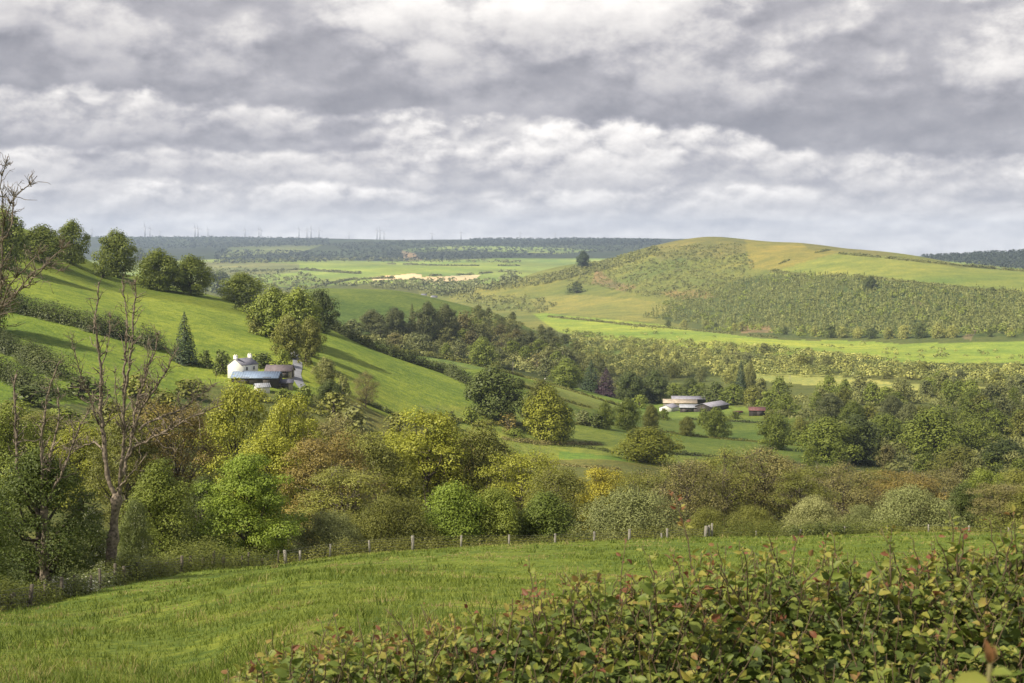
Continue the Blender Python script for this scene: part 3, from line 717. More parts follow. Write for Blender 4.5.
# ------------------------------------------------------------------ single trees in the fields, by the farms and on the left hill
FIELD = [
 # px, base row, top row, width px, form, leaf, label, name
 (493, 418, 367, 62, 'field0', 'dark', 'big dark round oak standing alone at the foot of the green slope', 'oak_tree'),
 (548, 441, 388, 50, 'field1', 'yellow', 'yellow olive tree with a clear trunk right of the big dark oak', 'tree'),
 (541, 436, 381, 40, 'field2', 'olive', 'taller olive brown tree behind the olive tree with the clear trunk', 'tree'),
 (560, 441, 402, 30, 'field3', 'mid', 'green bushy tree leaning against the olive trees in the field', 'tree'),
 (508, 434, 413, 24, 'woodbare0', 'russet', 'small russet tree under the big dark oak', 'tree'),
 (483, 367, 338, 31, 'field1', 'mid', 'round dark tree at the near edge of the shaded wood above the slope hedges', 'tree'),
 (605, 429, 402, 20, 'field2', 'mid', 'small upright field tree left of the rounder one by the farm track', 'tree'),
 (627, 430, 399, 27, 'field3', 'mid', 'round field tree with a short trunk in front of the farm sheds, second from left', 'tree'),
 (651, 430, 405, 20, 'field4', 'olive', 'thin olive field tree directly below the farm sheds', 'tree'),
 (687, 436, 417, 17, 'field0', 'olive', 'small bushy tree standing in the field hedge below the sheds', 'tree'),
 (716, 438, 408, 28, 'field1', 'mid', 'field tree with a visible trunk right below the farm sheds', 'tree'),
 (704, 425, 408, 22, 'bush0', 'mid', 'bush behind the field tree below the farm sheds', 'bush'),
 (776, 449, 414, 38, 'field2', 'mid', 'spreading field tree alone at the right end of the meadow', 'tree'),
 (800, 442, 418, 24, 'field4', 'olive', 'olive tree between the lone spreading tree and the dark pair', 'tree'),
 (648, 462, 428, 66, 'field2', 'yellow', 'broad yellow olive tree in front of the meadow hedges', 'tree'),
 (828, 462, 418, 62, 'field0', 'mid', 'left of a pair of big dark round trees right of the meadow', 'tree'),
 (856, 463, 416, 56, 'field3', 'dark', 'right of a pair of big dark round trees right of the meadow', 'tree'),
 (884, 448, 414, 50, 'field1', 'mid', 'big round tree behind the dark pair', 'tree'),
 (934, 460, 408, 66, 'field2', 'mid', 'largest round crown in the right hand wood', 'tree'),
 (975, 455, 420, 46, 'field4', 'mid', 'round green tree right of the largest crown', 'tree'),
 (1005, 480, 440, 56, 'field0', 'dark', 'dark tree at the right edge above the field row', 'tree'),
 (958, 482, 446, 56, 'field1', 'olive', 'olive tree below the largest crown on the right', 'tree'),
 (606, 396, 369, 26, 'conifer0', 'purple', 'dark purple tree in the belt left of the farm sheds', 'tree'),
 (591, 392, 361, 24, 'conifer1', 'conifer', 'dark conifer at the left end of the belt by the farm sheds', 'conifer'),
 (566, 388, 363, 34, 'field3', 'mid', 'green tree at the far end of the nose of the slope', 'tree'),
 (630, 402, 371, 31, 'field1', 'dark', 'dark round tree behind the left end of the farm sheds', 'tree'),
 (654, 403, 371, 33, 'field2', 'dark', 'dark round tree directly behind the farm sheds', 'tree'),
 (690, 396, 378, 22, 'field4', 'dark', 'dark round tree behind the right end of the farm sheds', 'tree'),
 (700, 402, 383, 24, 'wood0', 'mid', 'tree behind the right end of the farm sheds beside the dark round one', 'tree'),
 (716, 404, 382, 28, 'wood1', 'dark', 'dark tree in the belt between the farm sheds and the red barn', 'tree'),
 (734, 405, 384, 26, 'wood2', 'mid', 'green tree in the belt left of the red barn', 'tree'),
 (752, 406, 386, 26, 'wood3', 'olive', 'olive tree directly behind the red barn', 'tree'),
 (770, 410, 390, 26, 'wood4', 'mid', 'green tree right behind the red barn', 'tree'),
 (786, 416, 394, 28, 'wood1', 'mid', 'round tree right of the red barn', 'tree'),
 (674, 400, 383, 24, 'wood2', 'mid', 'green tree peeping over the middle of the farm roofs', 'tree'),
 (735, 419, 411, 14, 'bush1', 'mid', 'small bush in front of the farm trailer', 'bush'),
 (770, 420, 410, 18, 'bush2', 'olive', 'small bush at the right corner of the red barn', 'bush'),
 (240, 397, 384, 26, 'bush1', 'mid', 'green bush below the left end of the blue barn', 'bush'),
 (258, 401, 388, 28, 'bush0', 'yellow', 'yellow green bush below the middle of the blue barn', 'bush'),
 (284, 402, 388, 26, 'bush2', 'mid', 'green bush below the small white shed', 'bush'),
 (664, 420, 409, 16, 'bush0', 'mid', 'small bush at the white end of the farm sheds', 'bush'),
 (741, 392, 362, 14, 'conifer1', 'conifer', 'dark pointed tree left of the sunlit pair beyond the farm', 'conifer'),
 (750, 392, 363, 13, 'field3', 'scrub_dark', 'rounded sunlit tree right of the dark pointed one beyond the farm', 'tree'),
 (4, 268, 208, 46, 'field1', 'mid', 'big tree on the hill crest behind the left edge branches', 'tree'),
 (-16, 330, 250, 60, 'field2', 'mid', 'tree on the hillside cut by the left edge', 'tree'),
 (42, 262, 226, 52, 'field0', 'mid', 'rounded tree on the left hill crest', 'tree'),
 (72, 264, 221, 36, 'field4', 'mid', 'two tiered tree on the left hill crest, right of the rounded one', 'tree'),
 (117, 277, 231, 40, 'field3', 'mid', 'tall green tree with a rounded top on the upper left hill', 'tree'),
 (103, 278, 258, 22, 'bush1', 'mid', 'bush at the foot of the tall green tree on the left hill', 'bush'),
 (158, 290, 250, 48, 'field1', 'mid', 'left of two joined round trees on the hill shoulder', 'tree'),
 (191, 295, 256, 46, 'field2', 'mid', 'right of two joined round trees on the hill shoulder', 'tree'),
 (219, 292, 270, 30, 'bush2', 'dark', 'dark bush right of the two joined trees on the shoulder', 'bush'),
 (242, 304, 273, 44, 'field3', 'mid', 'round tree half way along the hill shoulder', 'tree'),
 (140, 265, 248, 22, 'bush0', 'dark', 'dark scrub on the crest between the tall tree and the joined pair', 'bush'),
 (245, 312, 292, 22, 'bush1', 'dark', 'dark low bush under the round shoulder tree', 'bush'),
 (274, 338, 288, 52, 'field0', 'mid', 'left tree of the clump above the white farmhouse', 'tree'),
 (298, 345, 289, 52, 'field4', 'mid', 'tallest tree of the clump above the white farmhouse', 'tree'),
 (320, 332, 290, 36, 'field2', 'dark', 'dark right tree of the clump above the white farmhouse', 'tree'),
 (288, 358, 316, 36, 'field1', 'olive', 'olive tree at the front of the clump above the white farmhouse', 'tree'),
 (262, 335, 305, 30, 'field3', 'olive', 'olive bushy tree at the lower left of the farmhouse clump', 'tree'),
 (310, 356, 318, 28, 'field3', 'olive', 'olive tree leaning over the lane above the farm', 'tree'),
 (185, 364, 313, 27, 'conifer0', 'conifer', 'dark cone shaped conifer on the left hillside near the farmhouse', 'conifer'),
 (222, 374, 350, 28, 'bush0', 'dark', 'dark bush hugging the left wall of the white farmhouse', 'bush'),
 (206, 368, 350, 18, 'bush1', 'dark', 'dark bush between the conifer and the farmhouse', 'bush'),
 (262, 368, 352, 30, 'bush2', 'dark', 'dark bush behind the farm roofs', 'bush'),
 (283, 366, 348, 22, 'bush0', 'mid', 'bush beside the lane behind the stone barn', 'bush'),
 (306, 366, 348, 16, 'bush1', 'olive', 'bush on the right verge of the lane', 'bush'),
 (326, 386, 358, 26, 'field4', 'scrub_dark', 'tree on the field edge right of the lane', 'tree'),
 (330, 404, 380, 30, 'field1', 'dark', 'dark tree below the lane right of the farm', 'tree'),
 (305, 405, 384, 26, 'bush2', 'mid', 'rounded bush below the farm roofs on the right', 'bush'),
 (343, 402, 374, 22, 'bush0', 'scrub_dark', 'bush at the lower corner of the green slope', 'bush'),
 (366, 408, 372, 28, 'bare1', 'brown', 'leafless tree at the lower edge of the green slope', 'bare_tree'),
 (335, 420, 392, 44, 'bush1', 'olive', 'olive scrub bush below the leafless tree', 'bush'),
 (300, 436, 404, 40, 'wood0', 'olive', 'olive tree below the farm yard', 'tree'),
 (352, 438, 404, 46, 'bush2', 'scrub_dark', 'wide scrub bush under the lower corner of the slope', 'bush'),
 (398, 432, 412, 40, 'bush0', 'olive', 'scrub bush at the lower boundary of the green slope', 'bush'),
 (450, 428, 411, 26, 'bush1', 'dark', 'dark bush at the foot of the green slope left of the oak', 'bush'),
 (470, 424, 408, 24, 'bush2', 'mid', 'bush close to the left of the big dark oak', 'bush'),
 (515, 438, 428, 30, 'bush0', 'mid', 'low bush in the boundary under the olive trees', 'bush'),
 (583, 425, 410, 26, 'bush1', 'willow', 'pale grey bush in the meadow boundary', 'bush'),
 (597, 428, 412, 22, 'bush2', 'dark', 'dark bush left of the small upright field tree', 'bush'),
 (640, 408, 394, 22, 'bush0', 'mid', 'bush left of the farm sheds', 'bush'),
 (870, 291, 276, 14, 'field1', 'dark', 'dark round tree standing high in the plantation', 'tree'),
 (583, 268, 251, 14, 'field2', 'conifer', 'dark tree clump standing proud on the skyline side of the far hill', 'tree'),
 (576, 293, 282, 22, 'bush1', 'dark', 'dark thicket on the far hillside below the proud dark clump', 'bush'),
 (992, 296, 287, 10, 'bush1', 'dark', 'dark bush at the upper edge of the plantation near the right edge', 'bush'),
 (10, 440, 402, 60, 'wood1', 'olive', 'olive tree below the left hill fields at the far left', 'tree'),
 (60, 446, 408, 70, 'wood2', 'mid', 'green tree below the left hill fields', 'tree'),
 (110, 442, 400, 60, 'wood3', 'olive', 'olive tree under the left hill hedges', 'tree'),
 (165, 440, 392, 56, 'wood4', 'olive', 'olive tree below the dark conifer', 'tree'),
 (30, 405, 385, 50, 'bush2', 'dark', 'dark scrub at the bottom of the left hill fields', 'bush'),
 (82, 398, 376, 60, 'bush1', 'dark', 'dark scrub under the lowest left hill hedge', 'bush'),
 (140, 400, 374, 54, 'bush0', 'olive', 'olive scrub below the left hill meadow', 'bush'),
 (190, 398, 378, 40, 'bush2', 'olive', 'olive scrub left below the farmhouse', 'bush'),
]
def by_base(px, base, top):
    p = cast([px], [base], 160.0)[0]
    return p
for (px, base, top, w, key, leaf, lab, nm) in FIELD:
    p = by_base(px, base, top)
    if np.isnan(p[0]): continue
    h = max(2.0, seen_height(top, p[1], p[2]))
    plant(nm, {'bush': 'bush', 'conifer': 'conifer'}.get(nm, 'tree'), lab, p, key, leaf, h, w / F_PX * p[1])

# ------------------------------------------------------------------ woods: every tree that shows is a tree
def scatter(poly, n, seed, rmin=160.0, rmax=20000.0):
    g = np.random.default_rng(seed); xs = [p[0] for p in poly]; ys = [p[1] for p in poly]
    Q = []
    while len(Q) < n:
        a = g.uniform(min(xs), max(xs), 200); b = g.uniform(min(ys), max(ys), 200)
        k = in_poly(a, b, poly); Q += list(zip(a[k], b[k]))
    Q = np.array(Q[:n]); P = cast(Q[:, 0], Q[:, 1], rmin)
    k = ~np.isnan(P[:, 0]) & (P[:, 1] < rmax)
    return P[k], Q[k]
def wood(poly, n, seed, hh, keys, leafs, group, label, rmin=160.0, rmax=2600.0, name='tree', aspect=.95):
    P, Q = scatter(poly, n, seed, rmin, rmax); g = random.Random(seed)
    for p in P[np.argsort(-P[:, 1])]:
        h = g.uniform(*hh); lf = g.choice(leafs)
        plant(name, 'tree' if name == 'tree' else 'bush', label[lf] if isinstance(label, dict) else label, p, g.choice(keys), lf, h, h * aspect * g.uniform(.8, 1.2), group)
WK = ['wood0', 'wood1', 'wood2', 'wood3', 'wood4']
wood([(345, 338), (400, 330), (440, 328), (470, 322), (505, 330), (545, 348), (592, 372), (610, 388), (560, 384), (500, 366), (440, 358), (395, 350)], 56, 1, (8, 14), WK + ['woodbare0', 'woodbare1'],
     ['far', 'scrub_dark', 'mid', 'brown', 'far'], 'trees of the shaded wood in the dip behind the green slope', {k: '%s tree massed in the shaded wood behind the slope hedges' % v for k, v in
     {'far': 'dull green', 'scrub_dark': 'grey green', 'mid': 'dark green', 'brown': 'brown budding'}.items()}, 800, 1600, aspect=1.25)
for (px, b, t, w, k, lf, lb) in [(395, 336, 308, 26, 'field0', 'far', 'left'), (412, 338, 304, 13, 'conifer1', 'far', 'second, slimmest'), (428, 340, 303, 25, 'field3', 'far', 'third'), (446, 340, 305, 28, 'field4', 'far', 'fourth'),
                             (372, 332, 310, 28, 'field1', 'far', 'outermost left'), (463, 338, 314, 28, 'wood1', 'brown', 'right brownish')]:
    p = cast([px], [b], 850)[0]
    if not np.isnan(p[0]): plant('tree', 'tree', lb + ' tall tree of the row in front of the shaded dome field', p, k, lf, seen_height(t, p[1], p[2]), w / F_PX * p[1])
wood([(470, 311), (520, 321), (575, 347), (612, 374), (590, 380), (540, 352), (480, 324)], 30, 9, (7, 10), WK, ['far', 'mid', 'scrub_dark'], 'trees along the upper edge of the shaded wood',
     {k: '%s tree along the upper edge of the shaded wood below the dome field' % v for k, v in {'far': 'dull green', 'scrub_dark': 'grey green', 'mid': 'dark green'}.items()}, 850, 1600, aspect=1.25)
wood([(730, 400), (790, 396), (900, 392), (1060, 392), (1060, 408), (880, 410), (780, 412)], 26, 2, (10, 15), WK, ['mid', 'far', 'scrub_dark', 'mid'], 'trees of the far belt in the shaded valley wood',
     {k: '%s tree in the far belt of the shaded valley wood' % v for k, v in {'mid': 'dark green', 'far': 'dull green', 'scrub_dark': 'grey green'}.items()}, 300, 1600)
wood([(785, 412), (880, 410), (1060, 408), (1070, 445), (960, 440), (880, 428), (800, 424)], 30, 3, (10, 16), WK + ['field1', 'field3'], ['mid', 'mid', 'olive', 'far'], 'trees of the middle belt in the shaded valley wood',
     {k: '%s tree in the middle belt of the shaded valley wood' % v for k, v in {'mid': 'mid green', 'dark': 'dark green', 'olive': 'olive', 'far': 'dull green'}.items()}, 300, 1600)
wood([(868, 455), (930, 448), (1070, 445), (1080, 492), (960, 488), (880, 478), (770, 470), (790, 462)], 24, 4, (8, 13), WK + ['woodbare2'], ['olive', 'scrub_dark', 'mid', 'brown'], 'trees of the near belt in the right hand wood',
     {k: '%s tree in the near belt of the right hand wood' % v for k, v in {'mid': 'mid green', 'brown': 'brown budding', 'olive': 'olive', 'scrub_dark': 'grey green'}.items()}, 230, 900)
wood([(590, 352), (640, 350), (700, 352), (760, 362), (745, 384), (690, 386), (640, 376), (600, 372)], 26, 5, (6, 12), WK + ['woodbare0'], ['scrub', 'scrub', 'scrub_dark', 'olive'], 'sunlit scrub trees beyond the farm',
     {k: '%s scrub tree in the sunlit thicket beyond the farm sheds' % v for k, v in {'scrub': 'bright yellow green', 'scrub_dark': 'grey green', 'olive': 'olive'}.items()}, 900, 2300)
wood([(690, 352), (780, 356), (900, 366), (1060, 374), (1060, 394), (1000, 386), (900, 380), (800, 372), (750, 366)], 34, 6, (6, 13), WK + ['woodbare1'], ['scrub', 'scrub', 'scrub_dark', 'far', 'olive'], 'sunlit trees along the river meadows on the right',
     {k: '%s tree in the sunlit strip along the river meadows' % v for k, v in {'scrub': 'bright yellow green', 'scrub_dark': 'grey green', 'olive': 'olive', 'far': 'dull green'}.items()}, 900, 2300)
# broadleaved edge under the plantation
for i, px in enumerate([668, 684, 706, 716, 734, 742, 785, 800, 815, 830, 842, 858, 872, 888, 904, 920, 938, 952, 990, 1010]):
    p = cast([px], [np.interp(px, [660, 740, 830, 900, 960, 1024], [326, 331, 338, 339, 338, 336])], 1300)[0]
    if not np.isnan(p[0]):
        h = [9, 11, 12, 9, 10, 13, 10, 9, 14, 15, 15, 14, 13, 15, 16, 17, 18, 14, 9, 10][i]
        plant('tree', 'tree', '%s round tree in the row along the foot of the plantation' % ['dark', 'yellow green'][i % 3 != 0], p, WK[i % 5], ['dark', 'scrub', 'scrub'][i % 3], h, h * 1.05, 'trees along the foot of the plantation')

# far masses nobody could count
def mass(name, label, sets, leafm, seed):
    """sets: (points, (hmin, hmax), aspect, conical, faces)"""
    g = np.random.default_rng(seed); mb = MB()
    for P, hh, asp, cone, nf in sets:
        n = len(P)
        if not n: continue
        h = g.uniform(hh[0], hh[1], n); w = h * asp * g.uniform(.8, 1.25, n)
        d = unit(g.normal(size=(n, nf, 3))); d[..., 2] = np.abs(d[..., 2]) * 1.0 - .25
        u = g.random((n, nf))
        if cone:
            rad = (1 - u) * .5; c = np.stack([d[..., 0] * rad, d[..., 1] * rad, u], -1)
        else:
            c = np.stack([d[..., 0] * .5, d[..., 1] * .5, .42 + .5 * d[..., 2]], -1) * g.uniform(.75, 1.05, (n, nf, 1))
        c = c * np.stack([w, w, h], -1)[:, None, :] + P[:, None, :]
        nr = d * .9 + np.array([0, 0, .35]) + g.normal(size=d.shape) * .2
        sz = np.repeat(np.sqrt(w * h)[:, None] * (1.35 / math.sqrt(nf)), nf, 1) * g.uniform(.7, 1.3, (n, nf))
        tn = np.clip(.5 + g.normal(size=(n, 1)) * .2 + g.normal(size=(n, nf)) * .1, 0, 1)
        leaves(mb, g, c.reshape(-1, 3), nr.reshape(-1, 3), sz.ravel(), .8, tn.ravel())
    o = mb.build(name, LEAF[leafm]); tag(o, label, 'woodland', kind='stuff'); return o
S = lambda poly, n, seed, a=1500, b=20000: scatter(poly, n, seed, a, b)[0]
PLANT = [(640, 318), (675, 300), (735, 279), (800, 275), (850, 276), (900, 284), (960, 290), (1060, 296), (1060, 334), (960, 334), (880, 334), (800, 334), (720, 326)]
mass('plantation', 'dense young plantation of small conical trees covering the lower slope of the far hill', [(S(PLANT, 4200, 31, 1500, 2700), (5, 9.5), .6, True, 30), (S(PLANT, 420, 32, 1500, 2700), (6, 10), .95, False, 44)], 'larch', 31)
mass('plantation_broadleaf', 'darker broadleaved trees mixed among the young plantation on the far hill', [(S(PLANT, 150, 52, 1500, 2700), (8, 13), 1.0, False, 60), (S([(690, 322), (800, 332), (960, 333), (1060, 330), (1060, 338), (800, 339), (700, 331)], 90, 53, 1300, 2700), (7, 12), 1.0, False, 60)], 'mid', 52)
mass('hillside_scrub', 'scattered gorse and thorn scrub over the rough slope of the far hill', [
    (S([(540, 276), (600, 262), (660, 248), (740, 244), (756, 268), (735, 280), (690, 302), (640, 296), (610, 290)], 1700, 33, 1800, 3400), (2, 6), 1.3, False, 12),
    (S([(470, 288), (540, 276), (600, 262), (655, 247), (660, 254), (600, 272), (540, 286), (490, 292)], 900, 34, 1800, 3600), (4, 8), 1.2, False, 12),
    (S([(440, 296), (520, 296), (560, 304), (540, 314), (500, 312)], 260, 35, 1500, 3600), (3, 8), 1.2, False, 14)], 'scrub_dark', 33)
mass('valley_thicket', 'sunlit scrub and willow thicket filling the valley floor under the far hill', [
    (S([(565, 334), (640, 341), (700, 345), (770, 349), (850, 360), (940, 367), (1060, 370), (1060, 392), (900, 380), (760, 376), (640, 380), (590, 372)], 1500, 36, 950, 2300), (3.5, 10), 1.15, False, 60),
    (S([(600, 322), (660, 328), (720, 338), (650, 338)], 16, 48, 950, 2300), (3, 8), 1.3, False, 40), (S([(790, 342), (870, 346), (1000, 352), (1040, 362), (880, 358)], 34, 49, 950, 2300), (3, 7), 1.3, False, 40)], 'scrub', 36)
mass('valley_understorey', 'shaded undergrowth between the trees of the valley wood', [
    (S([(735, 404), (800, 398), (1060, 394), (1090, 490), (940, 486), (870, 470), (890, 440), (800, 424)], 620, 37, 250, 1600), (3, 7), 1.5, False, 60),
    (S([(350, 340), (440, 328), (480, 314), (530, 326), (612, 374), (615, 390), (500, 368), (420, 356)], 560, 38, 800, 1600), (3, 7), 1.5, False, 60)], 'scrub_dark', 37)
mass('far_valley_woods', 'woods and tree lines between the small bright fields of the far valley', [
    (S([(200, 268), (300, 272), (330, 284), (310, 300), (250, 296), (205, 284)], 260, 39, 2500), (9, 16), 1.1, False, 14),
    (S([(330, 286), (420, 280), (500, 282), (505, 272), (520, 274), (520, 286), (440, 298), (420, 292)], 300, 40, 2500), (9, 16), 1.1, False, 14),
    (S([(215, 261), (330, 258), (520, 262), (520, 264), (330, 262), (215, 265)], 200, 41, 2500), (10, 18), 1.1, False, 14),
    (S([(390, 283), (480, 283), (470, 296), (430, 296)], 150, 42, 2500), (9, 14), 1.1, False, 14)], 'far', 39)
mass('ridge_forest', 'forest covering the far blue ridges along the skyline', [
    (S([(90, 233), (330, 236), (330, 246), (110, 250)], 1900, 43, 6000), (9, 15), 1.5, False, 8),
    (S([(330, 244), (405, 241), (520, 243), (650, 243), (640, 250), (520, 258), (400, 262), (300, 260), (340, 250)], 1700, 44, 5600), (8, 14), 1.3, False, 8),
    (S([(470, 239), (540, 238), (660, 240), (660, 246), (470, 246)], 1300, 45, 6000), (11, 17), 1.2, False, 8),
    (S([(905, 250), (1060, 247), (1060, 272), (1000, 268), (930, 260)], 2200, 46, 4000), (8, 12), 1.2, False, 10),
    (S([(215, 250), (330, 252), (330, 262), (215, 264)], 700, 47, 5000), (8, 14), 1.3, False, 8)], 'ridge', 43)

# ------------------------------------------------------------------ hedges
def hedge(line, h, w, leafm, label, seed, name='hedge', rmin=160.0, dense=1.0, group=None, gap=0.0, world=None, lsize=None, kmax=1500):
    g = np.random.default_rng(seed)
    if world is None:
        xs = np.array(line, float); s = np.concatenate([[0], np.cumsum(np.hypot(*np.diff(xs, axis=0).T))]); n = max(6, int(s[-1] / 4))
        q = np.linspace(0, s[-1], n); P = cast(np.interp(q, s, xs[:, 0]), np.interp(q, s, xs[:, 1]), rmin); P = P[~np.isnan(P[:, 0])]
    else: P = np.array(world, float)
    if len(P) < 2: return
    s = np.concatenate([[0], np.cumsum(np.hypot(np.diff(P[:, 0]), np.diff(P[:, 1])))])
    step = w * .42; q = np.arange(0, s[-1], step) + g.uniform(-.2, .2) * step
    X, Y = np.interp(q, s, P[:, 0]), np.interp(q, s, P[:, 1]); X = X + g.normal(size=len(q)) * w * .12; Y = Y + g.normal(size=len(q)) * w * .12
    Z = ground(X, Y); D = np.hypot(X, Y); mb = MB()
    for i in range(len(q)):
        if gap and vnoise(np.array([q[i] / (w * 5)]), np.array([seed * 1.7]), seed)[0] < gap: continue
        hi = h * (.7 + .7 * float(vnoise(np.array([q[i] / (w * 2.2)]), np.array([seed * 3.1]), 5)[0])) * g.uniform(.85, 1.15)
        ls = lsize or max(.16, 1.45 * D[i] / F_PX)
        k = int(np.clip(dense * 5.5 * w * hi / ls ** 2, 10, kmax))
        d = unit(g.normal(size=(k, 3))); d[:, 2] = np.abs(d[:, 2])
        c = np.array([X[i], Y[i], Z[i] - .1]) + d * g.uniform(.7, 1.05, (k, 1)) * np.array([w * .55, w * .55, hi])
        c[:, 2] -= (g.random(k) < .4) * g.random(k) * hi * .7; c[:, 2] = np.maximum(c[:, 2], Z[i] + .05)
        leaves(mb, g, c, d * .9 + np.array([0, 0, .35]) + g.normal(size=(k, 3)) * .28, ls * g.uniform(.7, 1.3, k), .75, np.clip(.5 + g.normal() * .15 + g.normal(size=k) * .14, 0, 1))
    o = mb.build(name, LEAF[leafm]); tag(o, label, 'hedge', group); return o
hedge([(-40, 292), (0, 306), (40, 317), (75, 326), (106, 335)], 7.5, 9, 'hedge_dark', 'tall dark hedge between the upper and middle fields of the left hill', 1)
hedge([(106, 335), (135, 343), (165, 352)], 5.5, 8, 'hedge_dark', 'lower dark hedge running on to the conifer on the left hill', 2)
hedge([(-30, 336), (0, 348), (20, 358), (45, 371), (62, 380)], 6.5, 8, 'hedge_dark', 'dark hedge with pale blossom under the middle field of the left hill', 3)
hedge([(-30, 372), (0, 378), (28, 388), (50, 398)], 5, 7, 'hedge_dark', 'short dark hedge at the bottom of the lowest left hill field', 4)
hedge([(326, 326), (345, 336), (365, 346), (385, 354), (415, 364), (445, 374), (470, 385)], 5.2, 6.5, 'hedge_dark', 'thick dark hedge running down the skyline edge of the green slope', 5)
hedge([(395, 353), (430, 357), (470, 364), (500, 371)], 3.5, 5, 'olive', 'olive hedge along the far side of the second slope field', 6)
hedge([(500, 371), (530, 379), (560, 388), (590, 397), (622, 407)], 1.6, 3, 'olive', 'low hedge bank running down the nose of the slope', 7)
hedge([(520, 386), (545, 393), (570, 403), (590, 408)], 1.5, 3, 'olive', 'low hedge between the two strips on the nose of the slope', 8)
hedge([(150, 268), (172, 277), (205, 285)], 3, 5, 'hedge_dark', 'scrubby hedge on the hill shoulder under the joined trees', 9, gap=.3)
hedge([(205, 290), (240, 302), (262, 308), (330, 324)], 3.2, 5, 'hedge_dark', 'scrubby hedge on the hill shoulder above the farmhouse clump', 10)
hedge([(120, 258), (150, 266)], 3, 5, 'hedge_dark', 'dark hedge top on the crest beside the tall green tree', 11)
hedge([(362, 402), (385, 412), (404, 420)], 1.5, 3, 'hedge_dark', 'dark low bank under the leafless tree', 12)
hedge([(430, 420), (470, 423), (500, 425), (560, 424), (610, 425), (650, 430)], 1.2, 3, 'olive', 'low hedge bank along the foot of the slope and the meadow', 13)
hedge([(505, 440), (540, 444), (600, 445)], 1.3, 4, 'brown', 'brown bank of rushes under the olive field trees', 14)
hedge([(545, 464), (580, 467), (620, 470)], 1.0, 3, 'brown', 'brown ditch bank in the near meadow', 15)
hedge([(575, 447), (600, 450), (620, 455)], 1.0, 3, 'dark', 'dark ditch line in the meadow', 16)
hedge([(655, 431), (690, 436), (730, 440), (800, 446)], 1.2, 3, 'olive', 'low meadow hedge below the farm sheds', 17)
hedge([(640, 452), (700, 456), (760, 462), (800, 466)], 1.5, 4, 'hedge_dark', 'dark hedge at the near end of the meadow', 18)
hedge([(690, 420), (740, 422), (790, 426)], 1.4, 3, 'hedge_dark', 'hedge in front of the red barn', 19, gap=.3)
hedge([(548, 317), (600, 322), (640, 327), (665, 328)], 3, 5, 'scrub_dark', 'hedge along the top of the lime green valley field', 20, rmin=1300)
hedge([(664, 328), (740, 335), (800, 340)], 2.5, 5, 'scrub_dark', 'hedge between the lime green field and the plantation', 21, rmin=1300, gap=.4)
hedge([(760, 352), (830, 356), (880, 360)], 4, 8, 'scrub', 'ragged thorn hedge along the middle of the lime green field', 32, rmin=1200, gap=.4)
hedge([(840, 254), (880, 258), (920, 262), (970, 267), (1050, 274)], 4.5, 7, 'scrub_dark', 'line of thorn trees along the top of the smooth upper field', 22, rmin=1800, gap=.35)
hedge([(772, 272), (800, 276), (850, 276), (900, 282), (960, 289), (1050, 296)], 4, 8, 'scrub_dark', 'bushy upper edge of the plantation below the smooth field', 23, rmin=1500, gap=.2)
hedge([(765, 270), (795, 258), (830, 250)], 3, 6, 'scrub_dark', 'thorn hedge between the brown crest and the smooth upper field', 24, rmin=1800, gap=.5)
hedge([(230, 272), (300, 270), (360, 274)], 7, 12, 'far', 'far hedge line left of the straw coloured strips', 25, rmin=3000)
hedge([(300, 290), (350, 280), (400, 278)], 6, 12, 'far', 'far hedge line between the bright fields above the dome', 26, rmin=3000, gap=.3)
hedge([(380, 264), (450, 266), (520, 266)], 6, 12, 'far', 'far hedge line beyond the straw coloured strips', 27, rmin=3000, gap=.3)
hedge([(425, 276), (470, 275), (520, 270)], 6, 12, 'far', 'far hedge line above the longest straw coloured strip', 28, rmin=3000, gap=.5)
# ------------------------------------------------------------------ farm buildings, lane, turbines, animals
WHITE = plain('white_render', (.78, .76, .70), .85, .08, .6)
SLATE = plain('slate', (.11, .11, .14), .7, .25, 1.2)
SLATE_RED = plain('slate_purple', (.105, .085, .095), .8, .3, 1.0)
TIN_BLUE = plain('corrugated_blue_grey', (.15, .20, .29), .6, .18, .7)
TIN_GREY = plain('corrugated_grey', (.24, .25, .28), .65, .22, .6)
TIN_TAN = plain('corrugated_rusty_tan', (.30, .25, .19), .8, .3, .5)
STONE = plain('field_stone', (.33, .29, .24), .9, .4, 1.2, bump=.3)
DARKWOOD = plain('dark_boarding', (.05, .042, .04), .85, .35, .8)
RED = plain('red_oxide_tin', (.17, .075, .07), .75, .3, .8)
GLASS = plain('window_dark', (.03, .035, .045), .15, .2, 1.0)
ASPH = plain('lane_tarmac', (.16, .165, .185), .85, .2, .4)
GALV = plain('weathered_post', (.20, .185, .155), .9, .35, 6.0, bump=.3)
WIRE = plain('fence_wire', (.16, .15, .14), .6, .2, 3.0, metal=.4)
TURB = plain('turbine_shaded_grey', (.30, .31, .34), .5, .03, .1)  # grey base darkens the white turbines as if in shade against the sky
DARKMETAL = plain('dark_machine', (.05, .05, .055), .6, .4, 1.0)
FLEECE = plain('fleece', (.66, .62, .54), .95, .12, 5.0, bump=.4)
FACE = plain('sheep_face', (.10, .09, .08), .9, .2, 5.0)

